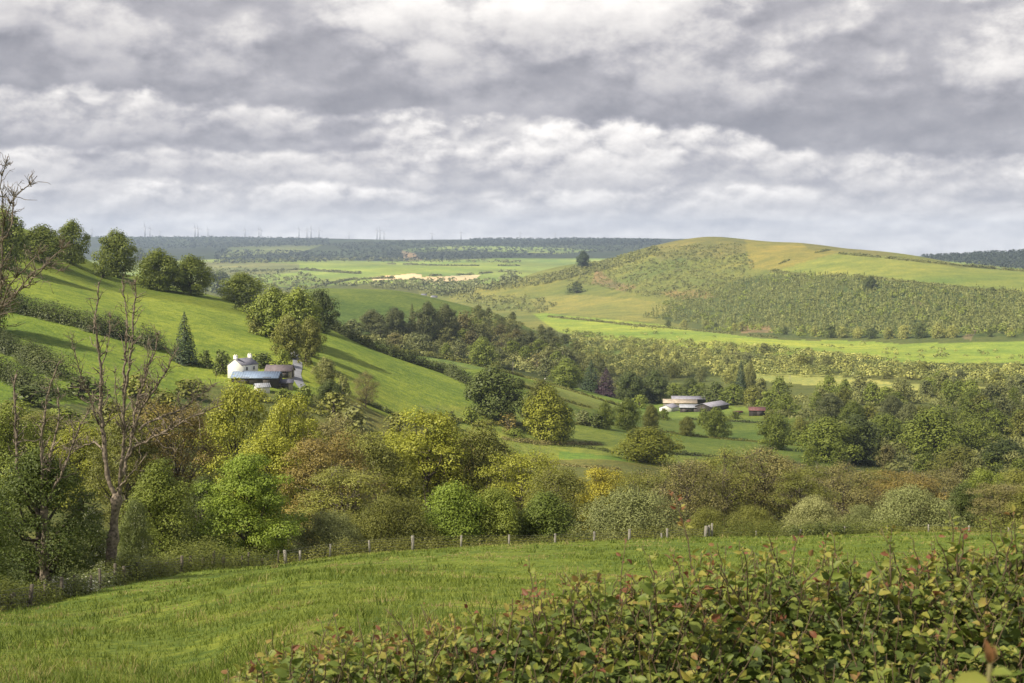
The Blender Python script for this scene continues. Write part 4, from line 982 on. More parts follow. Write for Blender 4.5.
GALV_DARK = plain('old_dark_post', (.095, .08, .06), .95, .4, 6.0, bump=.3)
TIN_LILAC = plain('corrugated_lilac_grey', (.19, .185, .225), .65, .22, .6)
def prism(mb, L_, W_, he, hr, z0=0.0):
    """gabled block along x"""
    x, y = L_ / 2, W_ / 2
    V = [(-x, -y, z0), (x, -y, z0), (x, y, z0), (-x, y, z0), (-x, -y, he), (x, -y, he), (x, y, he), (-x, y, he), (-x, 0, hr), (x, 0, hr)]
    mb.add(V, [np.array([[0, 1, 5, 4], [2, 3, 7, 6], [3, 2, 1, 0]]), np.array([[1, 2, 6, 9, 5], [3, 0, 4, 8, 7]])])
def roof_slab(mb, L_, W_, he, hr, over=.35, th=.16, corr=0):
    x = L_ / 2 + over; y = W_ / 2 + over; sl = (hr - he) / (W_ / 2); e = he - over * sl
    for s in (-1, 1):
        V = [(-x, s * y, e + .03), (x, s * y, e + .03), (x, 0, hr + .03), (-x, 0, hr + .03), (-x, s * y, e + th), (x, s * y, e + th), (x, 0, hr + th), (-x, 0, hr + th)]
        mb.add(V, [np.array([[0, 1, 2, 3], [4, 7, 6, 5], [0, 4, 5, 1], [1, 5, 6, 2], [2, 6, 7, 3], [3, 7, 4, 0]])])
        if corr:
            for xx in np.arange(-x + .4, x, corr):
                V = [(xx - .07, s * y, e + th - .02), (xx + .07, s * y, e + th - .02), (xx + .07, s * .02, hr + th - .02), (xx - .07, s * .02, hr + th - .02),
                     (xx - .04, s * y, e + th + .06), (xx + .04, s * y, e + th + .06), (xx + .04, s * .02, hr + th + .06), (xx - .04, s * .02, hr + th + .06)]
                mb.add(V, [np.array([[4, 7, 6, 5], [0, 4, 5, 1], [1, 5, 6, 2], [3, 7, 4, 0]])])
def building(name, cat, label, p, rz, L_, W_, he, hr, wall, roof, corr=0, windows=(), doors=(), chim=(), chim_mat=None, over=.35):
    root = empty(name, (p[0], p[1], p[2]), rz); tag(root, label, cat)
    mb = MB(); prism(mb, L_, W_, he, hr, -2.0); mb.build('wall', wall, root)
    mb = MB(); roof_slab(mb, L_, W_, he, hr, over, .16, corr); ro = mb.build('roof', roof, root)
    for (cx, cw, ch) in chim:
        c = MB(); box(c, (cx, 0, hr + ch / 2 - .5), (.75, cw, ch + 1.0)); box(c, (cx, 0, hr + ch + .07), (.9, cw + .15, .13))
        for k in (-.3, .3): tube(c, [(cx, k * cw, hr + ch + .13), (cx, k * cw, hr + ch + .5)], [.09, .08], 8)
        c.build('chimney', chim_mat or wall, ro)
    for (side, a, b, w_, h_) in windows:      # side: 'y-','y+','x-','x+'; a along the wall, b sill height
        f = MB(); pn = MB(); s = -1 if side[1] == '-' else 1
        if side[0] == 'y':
            box(f, (a, s * (W_ / 2 + .02), b + h_ / 2), (w_ + .2, .09, h_ + .2)); box(pn, (a, s * (W_ / 2 + .055), b + h_ / 2), (w_, .08, h_))
        else:
            box(f, (s * (L_ / 2 + .02), a, b + h_ / 2), (.09, w_ + .2, h_ + .2)); box(pn, (s * (L_ / 2 + .055), a, b + h_ / 2), (.08, w_, h_))
        fo = f.build('window', WHITE, root); pn.build('pane', GLASS, fo)
    for (side, a, w_, h_) in doors:
        d = MB(); s = -1 if side[1] == '-' else 1
        if side[0] == 'y': box(d, (a, s * (W_ / 2 + .03), h_ / 2 - .2), (w_, .1, h_ + .4))
        else: box(d, (s * (L_ / 2 + .03), a, h_ / 2 - .2), (.1, w_, h_ + .4))
        d.build('door', DARKWOOD, root)
    return root
def spot(px, py, rmin=160.0): return cast([px], [py], rmin)[0]

hp = spot(243, 378, 300); HY = hp[1]
k = HY / F_PX
building('farmhouse', 'house', 'white gabled farmhouse with slate roof and two chimneys on the hillside', hp, R(62), 8.0, 18.0 * k, 13.6 * k, 19.6 * k, WHITE, SLATE,
         windows=[('y-', -1.6, 2.7, .8, 1.0), ('y-', 1.9, 2.7, .8, 1.0), ('y-', -1.6, .8, .8, 1.2), ('y+', -1.6, 2.7, .8, 1.0), ('y+', 1.9, 2.7, .8, 1.0)],
         doors=[('y-', 1.2, .95, 2.0)], chim=[(-3.5, 1.1, 1.0), (3.5, 1.1, 1.0)], over=.15)
bp = spot(257, 384, 300); k = bp[1] / F_PX
building('blue_barn', 'barn', 'long low barn with a blue corrugated roof in front of the white farmhouse', bp, R(-4), 47 * k, 6.5, 1.9, 3.5, DARKWOOD, TIN_BLUE, .8, doors=[('y-', -3, 2.6, 2.2), ('y-', 4, 2.6, 2.2)])
sp_ = spot(280, 376, 300); k = sp_[1] / F_PX
building('stone_barn', 'barn', 'stone barn with a purple slate roof beside the lane behind the blue barn', sp_, R(-6), 26 * k, 4.4, 1.8, 3.4, STONE, SLATE_RED, doors=[('y-', 2.2, 2.2, 2.1), ('x+', 0, 1.4, 2.0)])
sp_ = spot(262, 392, 300)
building('white_shed', 'shed', 'small white shed with a grey roof below the blue barn', sp_, R(24), 4.0, 3.4, 1.5, 2.4, WHITE, TIN_GREY, .6, doors=[('x+', 0, 1.6, 1.8)])
sp_ = spot(286, 388, 300)
building('yard_shed', 'shed', 'dark open fronted shed at the right end of the farm yard', sp_, R(8), 4.2, 3.6, 1.7, 2.6, STONE, SLATE, doors=[('y-', -.4, 2.4, 2.0)])  # dark board on the front stands in for the shadowed opening

fp = spot(668, 412, 400); k = fp[1] / F_PX
def fb(px, py, rmin=400): return spot(px, py, rmin)
building('rear_barn', 'barn', 'lilac grey roofed shed at the back of the valley farm', fb(688, 405.0), R(-4), 34 * k, 10, 4.2, 5.6, DARKWOOD, TIN_LILAC, 1.0, over=.5)
building('tan_barn', 'barn', 'long farm shed with a rusty tan roof in the middle of the valley farm', fb(680, 408.0), R(-6), 34 * k, 12, 3.6, 5.4, STONE, TIN_TAN, 1.0, over=.5)
building('cattle_shed', 'barn', 'front farm shed with dark boarding and a grey roof', fb(690, 411.8), R(-7), 20 * k, 9, 3.0, 4.4, DARKWOOD, TIN_GREY, 1.0, doors=[('y-', -3, 3.4, 2.4), ('y-', 4, 3.4, 2.4)], over=.5)
building('milking_parlour', 'barn', 'white walled farm shed at the left end of the valley farm', fb(669, 411.2), R(58), 11, 8, 2.6, 4.2, WHITE, TIN_LILAC, 1.0, doors=[('x-', 1.0, 2.4, 2.2)], over=.4)
building('gable_barn', 'barn', 'grey roofed shed with its gable towards us at the right end of the valley farm', fb(712, 410.5), R(52), 22, 11, 3.2, 5.0, DARKWOOD, TIN_LILAC, 1.0, doors=[('x-', 0, 3.5, 2.9)], over=.5)
building('red_barn', 'barn', 'small red oxide barn right of the valley farm', fb(757, 415.5), R(-10), 15 * k, 8, 3.2, 4.8, DARKWOOD, RED, .9, doors=[('y-', 1.5, 3.0, 3.0)])
building('cottage', 'house', 'tiny white cottage in the sunlit far valley behind the dome field', spot(434, 299.5, 1700), R(20), 12, 8, 4.5, 7.5, WHITE, SLATE, windows=[('y-', -2, 1.2, 1, 1.2), ('y-', 2, 1.2, 1, 1.2)])
building('cottage', 'house', 'second tiny white cottage just left of the first in the far valley', spot(424, 297.0, 1700), R(-15), 11, 7, 4.0, 6.5, WHITE, SLATE, windows=[('y-', -2, 1.2, 1, 1.2)])

# farm trailer beside the red barn
tp = fb(738, 414.6)
tr = empty('farm_trailer', tuple(tp), R(12)); tag(tr, 'dark farm trailer parked left of the red barn', 'trailer')
mb = MB(); box(mb, (0, 0, 1.05), (5.6, 2.3, .18)); mb.build('bed', DARKMETAL, tr)
mb = MB()
for (c, s) in (((0, 1.12, 1.6), (5.6, .08, .9)), ((0, -1.12, 1.6), (5.6, .08, .9)), ((2.78, 0, 1.6), (.08, 2.1, .9)), ((-2.78, 0, 1.6), (.08, 2.1, .9))): box(mb, c, s)
mb.build('side_boards', RED, tr)
for sx in (-.9, .6):
    for sy in (-1.3, 1.3):
        mb = MB(); tube(mb, [(sx, sy - .14, .5), (sx, sy + .14, .5)], .5, 14); mb.build('wheel', DARKMETAL, tr)
mb = MB(); tube(mb, [(2.8, 0, .95), (4.6, 0, .7)], .08, 6); mb.build('drawbar', DARKMETAL, tr)

# the lane climbing past the farm
def ribbon(name, line, w, mat, lift=.06, rmin=160.0):
    xs = np.array(line, float); P = cast(xs[:, 0], xs[:, 1], rmin); P = P[~np.isnan(P[:, 0])]
    s = np.concatenate([[0], np.cumsum(np.hypot(np.diff(P[:, 0]), np.diff(P[:, 1])))]); q = np.linspace(0, s[-1], 60)
    X, Y = np.interp(q, s, P[:, 0]), np.interp(q, s, P[:, 1]); T = np.stack([np.gradient(X), np.gradient(Y)], 1); T = unit(T); Nn = np.stack([-T[:, 1], T[:, 0]], 1)
    V = []
    for o in np.linspace(-w / 2, w / 2, 5):
        x, y = X + Nn[:, 0] * o, Y + Nn[:, 1] * o; V.append(np.stack([x, y, ground(x, y) + lift + .12 - .1 * (abs(o) / w)], 1))
    V = np.stack(V, 1); n = len(q); i, j = np.meshgrid(np.arange(n - 1), np.arange(4), indexing='ij')
    mb = MB(); mb.add(V.reshape(-1, 3), [np.stack([i * 5 + j, i * 5 + j + 1, (i + 1) * 5 + j + 1, (i + 1) * 5 + j], -1).reshape(-1, 4)])
    o = mb.build(name, mat, smooth=True); tag(o, kind='structure'); return o
ribbon('road', [(293, 351), (295, 356), (297.5, 362), (297.5, 368), (296, 374), (298, 381), (304, 390)], 3.2, ASPH, rmin=250)

# telegraph poles
for (px, b, t, lab) in [(304, 352, 338, 'wooden telegraph pole above the bend of the lane'), (513, 378, 362, 'pale telegraph pole on the hedge at the top of the slope field'),
                        (790, 387, 375, 'telegraph pole in the pale strip right of the farm'), (608, 392, 380, 'telegraph pole by the purple tree left of the valley farm')]:
    p = spot(px, b, 250); h = seen_height(t, p[1], p[2]); po = empty('telegraph_pole', tuple(p)); tag(po, lab, 'pole')
    mb = MB(); tube(mb, [(0, 0, -.5), (0, 0, h)], [.16, .11], 8); mb.build('post', GALV, po)
    mb = MB(); box(mb, (0, 0, h - .5), (1.5, .1, .12)); mb.build('crossarm', GALV, po)

# wind turbines on the far ridge
TPX = [(81, 229), (92, 226), (145, 222), (150, 225), (160, 230), (195, 223), (198, 224), (208, 226), (245, 226), (259, 226), (261, 227), (299, 225), (307, 226), (311, 224), (319, 226), (349, 232),
       (377, 226), (380, 226), (384, 230), (432, 230), (461, 229), (520, 235), (555, 234)]
NUM = ['first', 'second', 'third', 'fourth', 'fifth', 'sixth', 'seventh', 'eighth', 'ninth', 'tenth', 'eleventh', 'twelfth', 'thirteenth', 'fourteenth', 'fifteenth', 'sixteenth', 'seventeenth', 'eighteenth',
       'nineteenth', 'twentieth', 'twenty first', 'twenty second', 'last']
tm = MB(); tube(tm, [(0, 0, -6), (0, 0, 40), (0, 0, 78)], [4.6, 3.8, 2.8], 10); TM = tm.mesh('turbine_tower', TURB, True)
nm_ = MB(); box(nm_, (0, 1.5, 79), (4, 9, 4)); tube(nm_, [(0, -3.0, 79), (0, -5.2, 79)], [2.0, .6], 8); NM = nm_.mesh('turbine_nacelle', TURB)
bm_ = MB(); bm_.add([(-.6, -.3, 0), (1.9, .3, 4), (1.5, .2, 20), (.35, 0, 42), (-.35, 0, 42), (-.6, -.1, 20), (-.8, -.2, 4), (-.2, .5, 6), (.2, .35, 20)], [np.array([[0, 1, 2, 5], [5, 2, 3, 4]]), np.array([[0, 5, 6], [0, 7, 1], [1, 7, 2], [7, 8, 2], [0, 6, 7], [6, 5, 8], [6, 8, 7], [8, 5, 4], [8, 4, 3], [8, 3, 2]])]); BM = bm_.mesh('turbine_blade', TURB)
for i, (px, top) in enumerate(TPX):
    Yr = np.exp(np.linspace(math.log(7500), math.log(11500), 60)); sl_ = [at(px, y)[2] / y for y in Yr]; Yt = Yr[int(np.argmax(sl_))] * 1.006
    p = at(px, Yt); h = max(60.0, seen_height(top, Yt, p[2])); s = h / 112.0
    t = empty('wind_turbine', p, R(random.uniform(-25, 25)), (s, s, s)); tag(t, '%s wind turbine from the left on the far skyline ridge' % NUM[i], 'wind turbine', 'wind turbines on the far ridge')
    a0 = random.uniform(-.25, .25)
    for nm, me in (('tower', TM), ('nacelle', NM)):
        o = bpy.data.objects.new(nm, me); COL.objects.link(o); o.parent = t
    for kq in range(3):
        o = bpy.data.objects.new('blade', BM); COL.objects.link(o); o.parent = t; o.location = (0, -4.3, 79); o.rotation_euler = (0, a0 + kq * 2.0944, 0)

# sheep: body, head, legs grown as one skin each
def sheep_meshes():
    vs = [(0, 0, .62), (.42, 0, .66), (-.42, 0, .64), (.62, 0, .84), (.80, 0, .92), (.98, 0, .80), (.34, .13, .36), (.34, .13, .02), (.34, -.13, .36), (.34, -.13, .02), (-.38, .14, .38), (-.42, .14, .02), (-.38, -.14, .38), (-.42, -.14, .02), (-.60, 0, .60), (.82, .13, .95), (.82, -.13, .95)]
    es = [(0, 1), (0, 2), (1, 3), (3, 4), (4, 5), (1, 6), (6, 7), (1, 8), (8, 9), (2, 10), (10, 11), (2, 12), (12, 13), (2, 14), (4, 15), (4, 16)]
    rd = [.30, .27, .27, .15, .12, .07, .08, .045, .08, .045, .09, .045, .09, .045, .08, .03, .03]
    me = bpy.data.meshes.new('sheep_body'); me.from_pydata(vs, es, []); o = bpy.data.objects.new('sheep_skin', me); COL.objects.link(o)
    sk = o.modifiers.new('skin', 'SKIN'); o.modifiers.new('sub', 'SUBSURF').levels = 1
    for i, r in enumerate(rd): me.skin_vertices[0].data[i].radius = (r, r)
    me.skin_vertices[0].data[0].use_root = True
    dg = bpy.context.evaluated_depsgraph_get(); out = bpy.data.meshes.new_from_object(o.evaluated_get(dg)); bpy.data.objects.remove(o)
    out.materials.clear(); out.materials.append(FLEECE); out.materials.append(FACE)
    for pl in out.polygons:
        if pl.center[0] > .74 or pl.center[2] < .28: pl.material_index = 1
    return out
SM = sheep_meshes()
for (px, py, rz, lab) in [(567, 385, .4, 'white sheep grazing on the upper strip of the slope nose'), (622, 405, 2.6, 'white sheep at the lower end of the slope nose near the farm belt'),
                          (545, 380, 1.2, 'white sheep near the top hedge of the slope nose'), (642, 392, 3.0, 'sheep beside the dark trees behind the farm sheds')]:
    p = spot(px, py, 300); o = bpy.data.objects.new('sheep', SM); COL.objects.link(o); o.location = p; o.rotation_euler = (0, 0, rz); o.scale = (1.15,) * 3; tag(o, lab, 'sheep', 'grazing sheep')
# ------------------------------------------------------------------ dead trees: limbs as crooked tapering tubes
def wpt(px, py, Y):
    d = ray_dir(px, py); d = d / d[1]; return d * Y
def limb(parent, pts, r0, r1, g, twigs=0, tl=1.2, name='branch', mat=None, wob=.075, sub=1.0):
    r1 = max(r1 * 1.0, r0 * .2); r0 = r0 * .82 if name == 'branch' else r0; twigs = int(twigs * 3.6); tl = tl * 1.45
    P = np.array(pts, float); s = np.concatenate([[0], np.cumsum(np.linalg.norm(np.diff(P, axis=0), axis=1))]); n = max(6, int(s[-1] / .35))
    q = np.linspace(0, s[-1], n); X = np.stack([np.interp(q, s, P[:, k]) for k in range(3)], 1)
    for _ in range(2): X[1:-1] = X[1:-1] * .5 + (X[:-2] + X[2:]) * .25
    kink = np.cumsum(g.normal(size=(n, 3)) * wob * .5, axis=0); kink -= kink[0] + (kink[-1] - kink[0]) * np.linspace(0, 1, n)[:, None]
    X = X + kink + g.normal(size=(n, 3)) * wob * .35
    rad = r0 + (r1 - r0) * np.linspace(0, 1, n) ** .85; rad = rad * (1 + .16 * g.normal(size=n).clip(-1, 1.5))
    if name == 'trunk': rad = rad * (1 + .10 * g.normal(size=n))
    mb = MB(); tube(mb, X, rad, 9)
    T = np.gradient(X, axis=0)
    for _ in range(twigs):
        i = int(n * g.uniform(.25, .98)); i = min(i, n - 2)
        d = unit(unit(T[i]) * .7 + g.normal(size=3) * .65 + np.array([0, 0, .35])); L_ = tl * g.uniform(.35, 1.2) * (1.1 - .4 * i / n)
        m = 6; tt = np.linspace(0, 1, m)[:, None]
        Z = X[i] + d * tt * L_ + np.cumsum(g.normal(size=(m, 3)) * .07 * L_ * sub, axis=0) * (tt > 0)
        ra = max(.017, min(rad[i] * .55, .045)) * (1 - .62 * tt[:, 0]); tube(mb, Z, ra, 5)
        for _2 in range(int(g.integers(0, 4))):
            j = int(g.integers(2, m - 1)); d2 = unit(d + g.normal(size=3) * .7); L2 = L_ * g.uniform(.25, .55)
            tube(mb, [Z[j], Z[j] + d2 * L2 * .5 + g.normal(size=3) * .03, Z[j] + d2 * L2], [ra[j] * .8, ra[j] * .6, .010], 4)
    return mb.build(name, mat or BARK_DEAD, parent, True)
def dead_tree(label, base, limbs, trunk, seed, Y, r_trunk):
    g = np.random.default_rng(seed); b = np.array(base)
    root = empty('dead_tree', tuple(b)); tag(root, label, 'dead tree')
    off = lambda P: [np.array(p) - b for p in P]
    tp = off([wpt(px, py, Y + dy) for px, py, dy in trunk]); tp[0] = tp[0] * 1.0; tp[0][2] = -.6
    t = limb(root, tp, r_trunk * 1.25, r_trunk * .70, g, 0, name='trunk', wob=.05)
    for (pts, r0, r1, tw, tl) in limbs:
        limb(root, off([wpt(px, py, Y + dy) for px, py, dy in pts]), r0, r1, g, tw, tl)
    return root
dY = 92.0
db = at(108, dY)
dead_tree('tall bare dead tree with spreading limbs and lichened trunk behind the wire fence', db, [
    ([(116.5, 506, 0), (113, 490, .1), (108, 473, .3), (102.6, 447, .6), (98.7, 412, 1.0), (101, 368, 1.1), (100.4, 337, .8), (97, 318, .9), (98.7, 300, 1.0), (98.5, 282, 1.1)], .21, .035, 16, .9),
    ([(117, 506, 0), (121, 480, -.2), (125, 456, -.5), (124.6, 412, -.9), (121.5, 359, -1.0), (126, 330, -1.1), (124, 305, -.9), (122, 281, -1)], .19, .03, 14, .9),
    ([(124.6, 400, -.9), (128, 372, -1.5), (131, 346, -1.8), (134, 312, -1.6), (135.6, 279, -1.7)], .12, .035, 12, .8),
    ([(121.5, 478, -.2), (126, 464, .4), (134.7, 425, 1.2), (141, 390, 1.9), (148, 368, 2.2), (154.5, 352, 2.4), (159, 331, 2.6)], .16, .025, 18, 1.0),
    ([(133, 434, 1), (139, 414, .4), (150, 396, -.3), (165.5, 377, -.8), (172, 362, -1), (178.6, 347, -1.1)], .13, .025, 14, .9),
    ([(128, 458, .4), (140, 444, -.6), (165.5, 432, -1.6), (192, 416, -2.4), (208, 409, -2.8), (223, 404, -3)], .16, .03, 16, 1.1),
    ([(140, 430, 1.6), (150, 421, 2.4), (183, 409, 3.6), (200, 396, 4.0), (216, 383, 4.3)], .12, .022, 14, 1.0),
    ([(103, 450, .6), (94, 442, 1.6), (82, 446, 2.4), (66, 452, 3.0)], .08, .02, 7, .7),
    ([(100, 425, 1), (92, 406, .2), (84, 385, -.8), (77, 358, -1.4), (72, 333, -1.6)], .10, .02, 12, .8),
    ([(117, 490, 0), (132, 472, -1.2), (140, 463, -1.5), (147, 455, -1.6)], .09, .025, 3, .5),
    ([(101, 368, 1.1), (107, 350, 1.8), (112, 330, 2.0), (110, 312, 2.2)], .05, .015, 7, .6),
    ([(141, 390, 1.9), (147, 372, 1.2), (145, 352, .9), (149, 338, .8)], .05, .014, 7, .6),
    ([(124, 430, -.8), (116, 408, -1.8), (113, 388, -2.2), (116, 366, -2.4)], .06, .015, 7, .7)],
    [(108, 566, 0), (110, 548, 0), (113, 525, 0), (116, 508, 0), (117, 494, 0)], 3, dY, .38)
Y2 = 89.0
dead_tree('group of grey dead stems sticking out of the ivy covered tree at left', at(44, Y2), [
    ([(40, 520, 0), (22, 480, .5), (18, 450, .8), (16, 420, .9), (15, 395, 1), (16.5, 374, 1)], .17, .05, 9, .7),
    ([(44, 510, 0), (41.5, 465, -.4), (41.5, 425, -.8), (47, 394, -1), (53, 376, -1), (59, 361, -1.1)], .15, .03, 11, .8),
    ([(46, 500, 0), (48, 464, .6), (58, 430, 1), (60, 405, 1.3), (58, 388, 1.4)], .13, .03, 9, .8),
    ([(46, 505, 0), (66, 466, -.6), (78, 430, -1.2), (88, 412, -1.4), (95, 400, -1.5)], .12, .025, 12, .9),
    ([(62, 470, -.5), (70, 452, .6), (74, 436, 1), (72, 420, 1.2)], .07, .02, 6, .6)],
    [(44, 598, 0), (43, 565, 0), (45, 530, 0), (44, 505, 0)], 5, Y2, .30)
Y3 = 58.0
dead_tree('bare twiggy tree reaching into the frame at the upper left edge', at(-46, Y3), [
    ([(-34, 420, 0), (-14, 335, .2), (0, 314, .4), (16, 294, .7), (35, 276, 1), (53, 259, 1.2), (70, 241, 1.4)], .10, .018, 22, .7),
    ([(14, 297, .6), (26, 272, .2), (45, 265, 0), (66, 271, -.2)], .045, .012, 9, .5),
    ([(-14, 336, .2), (2, 300, -.4), (3, 270, -.6), (5, 236, -.8), (9, 210, -.9), (17.5, 199, -1), (28, 187, -1), (36, 176, -1.1)], .075, .014, 20, .6),
    ([(6, 226, -.8), (2, 205, -1.4), (-2, 184, -1.7), (4, 170, -1.8), (8, 156, -1.9)], .04, .012, 8, .5),
    ([(-6, 322, .3), (12, 282, -1.2), (30, 262, -1.6), (46, 248, -1.8)], .05, .012, 10, .5),
    ([(5, 240, -.8), (14, 222, -.2), (12, 204, .1), (15, 186, .2)], .03, .01, 8, .4)],
    [(-46, 660, 0), (-44, 560, 0), (-40, 480, 0), (-34, 418, 0)], 9, Y3, .26)

# ------------------------------------------------------------------ fences
def fence(label, pts, posts, strands, post_h, post_r, mesh=False, group=None, skip=0, pm=None):
    """pts: world polyline; posts: arc fractions"""
    P = np.array(pts); s = np.concatenate([[0], np.cumsum(np.hypot(np.diff(P[:, 0]), np.diff(P[:, 1])))])
    root = empty('wire_fence', tuple(P[0])); tag(root, label, 'fence'); o0 = P[0]
    g = np.random.default_rng(len(posts)); tops = []
    for q, hh, big in posts:
        x, y = np.interp(q * s[-1], s, P[:, 0]), np.interp(q * s[-1], s, P[:, 1]); z = float(ground(x, y)); h = post_h * hh; r = post_r * big
        tl = g.normal(size=2) * .05
        mb = MB(); box(mb, (0, 0, 0), (1, 1, 1)); V = mb.V[0]; V = V * np.array([r * 2, r * 2, 1]); V[:, 2] = np.where(V[:, 2] > 0, h, -.4); V[:, :2] += (V[:, 2:3]) * tl
        mb.V[0] = V; p = mb.build('post', pm or GALV, root); p.location = (x - o0[0], y - o0[1], z - o0[2]); tops.append((x, y, z))
    n = max(20, int(s[-1] / 1.5)); q = np.linspace(0, s[-1], n); X, Y = np.interp(q, s, P[:, 0]), np.interp(q, s, P[:, 1]); Z = ground(X, Y)
    for h in strands:
        mb = MB(); tube(mb, np.stack([X - o0[0], Y - o0[1], Z + h - o0[2]], 1), .009 if not mesh else .011, 4); mb.build('wire', WIRE, root)
    if mesh:
        mb = MB(); q2 = np.arange(0, s[-1], .32); x2, y2 = np.interp(q2, s, P[:, 0]), np.interp(q2, s, P[:, 1]); z2 = ground(x2, y2)
        for a, b, c in zip(x2 - o0[0], y2 - o0[1], z2 - o0[2]): tube(mb, [(a, b, c + .05), (a, b, c + .86)], .010, 3, cap=False)
        o = mb.build('netting', WIRE, root)
    return root
def fl(px): return at(px, float(fence_Y(px)))
pl = [fl(px) for px in np.linspace(284, 712, 40)]
arc = lambda px: float(np.interp(px, np.linspace(284, 712, 40), np.concatenate([[0], np.cumsum(np.hypot(np.diff([p[0] for p in pl]), np.diff([p[1] for p in pl])))]))) / float(np.sum(np.hypot(np.diff([p[0] for p in pl]), np.diff([p[1] for p in pl]))))
fence('post and wire fence with pale posts along the far edge of the near field', pl,
      [(arc(p), h, b) for p, h, b in [(286, 1, 1.2), (300, .8, .9), (330, .9, .8), (370, .9, .8), (413, 1.05, 1.3), (461, 1, .9), (509, 1, .9), (555, 1, 1), (594, 1.05, 1), (629, 1.15, 1.15), (662, .8, .8), (667, 1.1, .9), (705, 1.15, 1.4), (709, 1.2, .9), (712, 1.35, .9)]],
      [.25, .5, .75, 1.0, 1.2], 1.3, .10)
pl2 = [fl(px) for px in np.linspace(712, 1090, 30)]
fence('low wire fence hidden in the flowering hedge at the right end of the field', pl2, [(k / 9, .75, .8) for k in range(10)], [.4, .8], 1.2, .08)
pl3 = [at(px, float(fence_Y(px)) - .9) for px in np.linspace(-60, 278, 40)]
fence('stock netting fence with weathered posts below the left hand hedge', pl3, [((k + random.uniform(-.3, .3)) / 24 if 0 < k < 24 else k / 24, random.uniform(.7, 1.15), random.uniform(.6, 1.2)) for k in range(25)], [.1, .3, .5, .7, .86, 1.05], 1.2, .085, mesh=True, pm=GALV_DARK)

# low hedges at the field margin
def margin(a, b, off, h, w, leafm, label, seed, n=40, ls=.13, **kw):
    W_ = [at(px, float(fence_Y(px)) + off) for px in np.linspace(a, b, n)]
    return hedge(None, h, w, leafm, label, seed, world=W_, lsize=ls, kmax=1000, **kw)
margin(-70, 60, 1.0, 1.5, 2.4, 'hedge', 'overgrown hedge behind the netting fence at the bottom left corner', 41)
margin(60, 104, 1.0, 1.5, 2.4, 'blossom', 'hedge flecked with white blossom left of the dead trunk', 42)
margin(104, 180, 1.0, 1.7, 2.4, 'hedge', 'clipped hedge running right from the foot of the dead tree', 43)
margin(180, 272, .8, 2.3, 3.0, 'hedge', 'rounded end of the clipped hedge under the bright sycamore', 44)
margin(715, 890, 1.2, 1.9, 3.0, 'hedge', 'low hedge along the field edge under the pale willow', 45)
margin(790, 850, .3, 1.5, 1.4, 'blossom', 'white flowering bramble hanging on the low hedge', 46, n=16)
margin(985, 1100, 1.2, 2.1, 3.2, 'hedge', 'low rounded hedge at the right end of the field', 47)
margin(278, 715, 3.0, 1.5, 3.0, 'olive', 'tangle of low brambles behind the wire fence', 48, gap=.25)
margin(890, 985, 1.5, .8, 2.0, 'olive', 'low brambles between the two right hand hedges', 49)

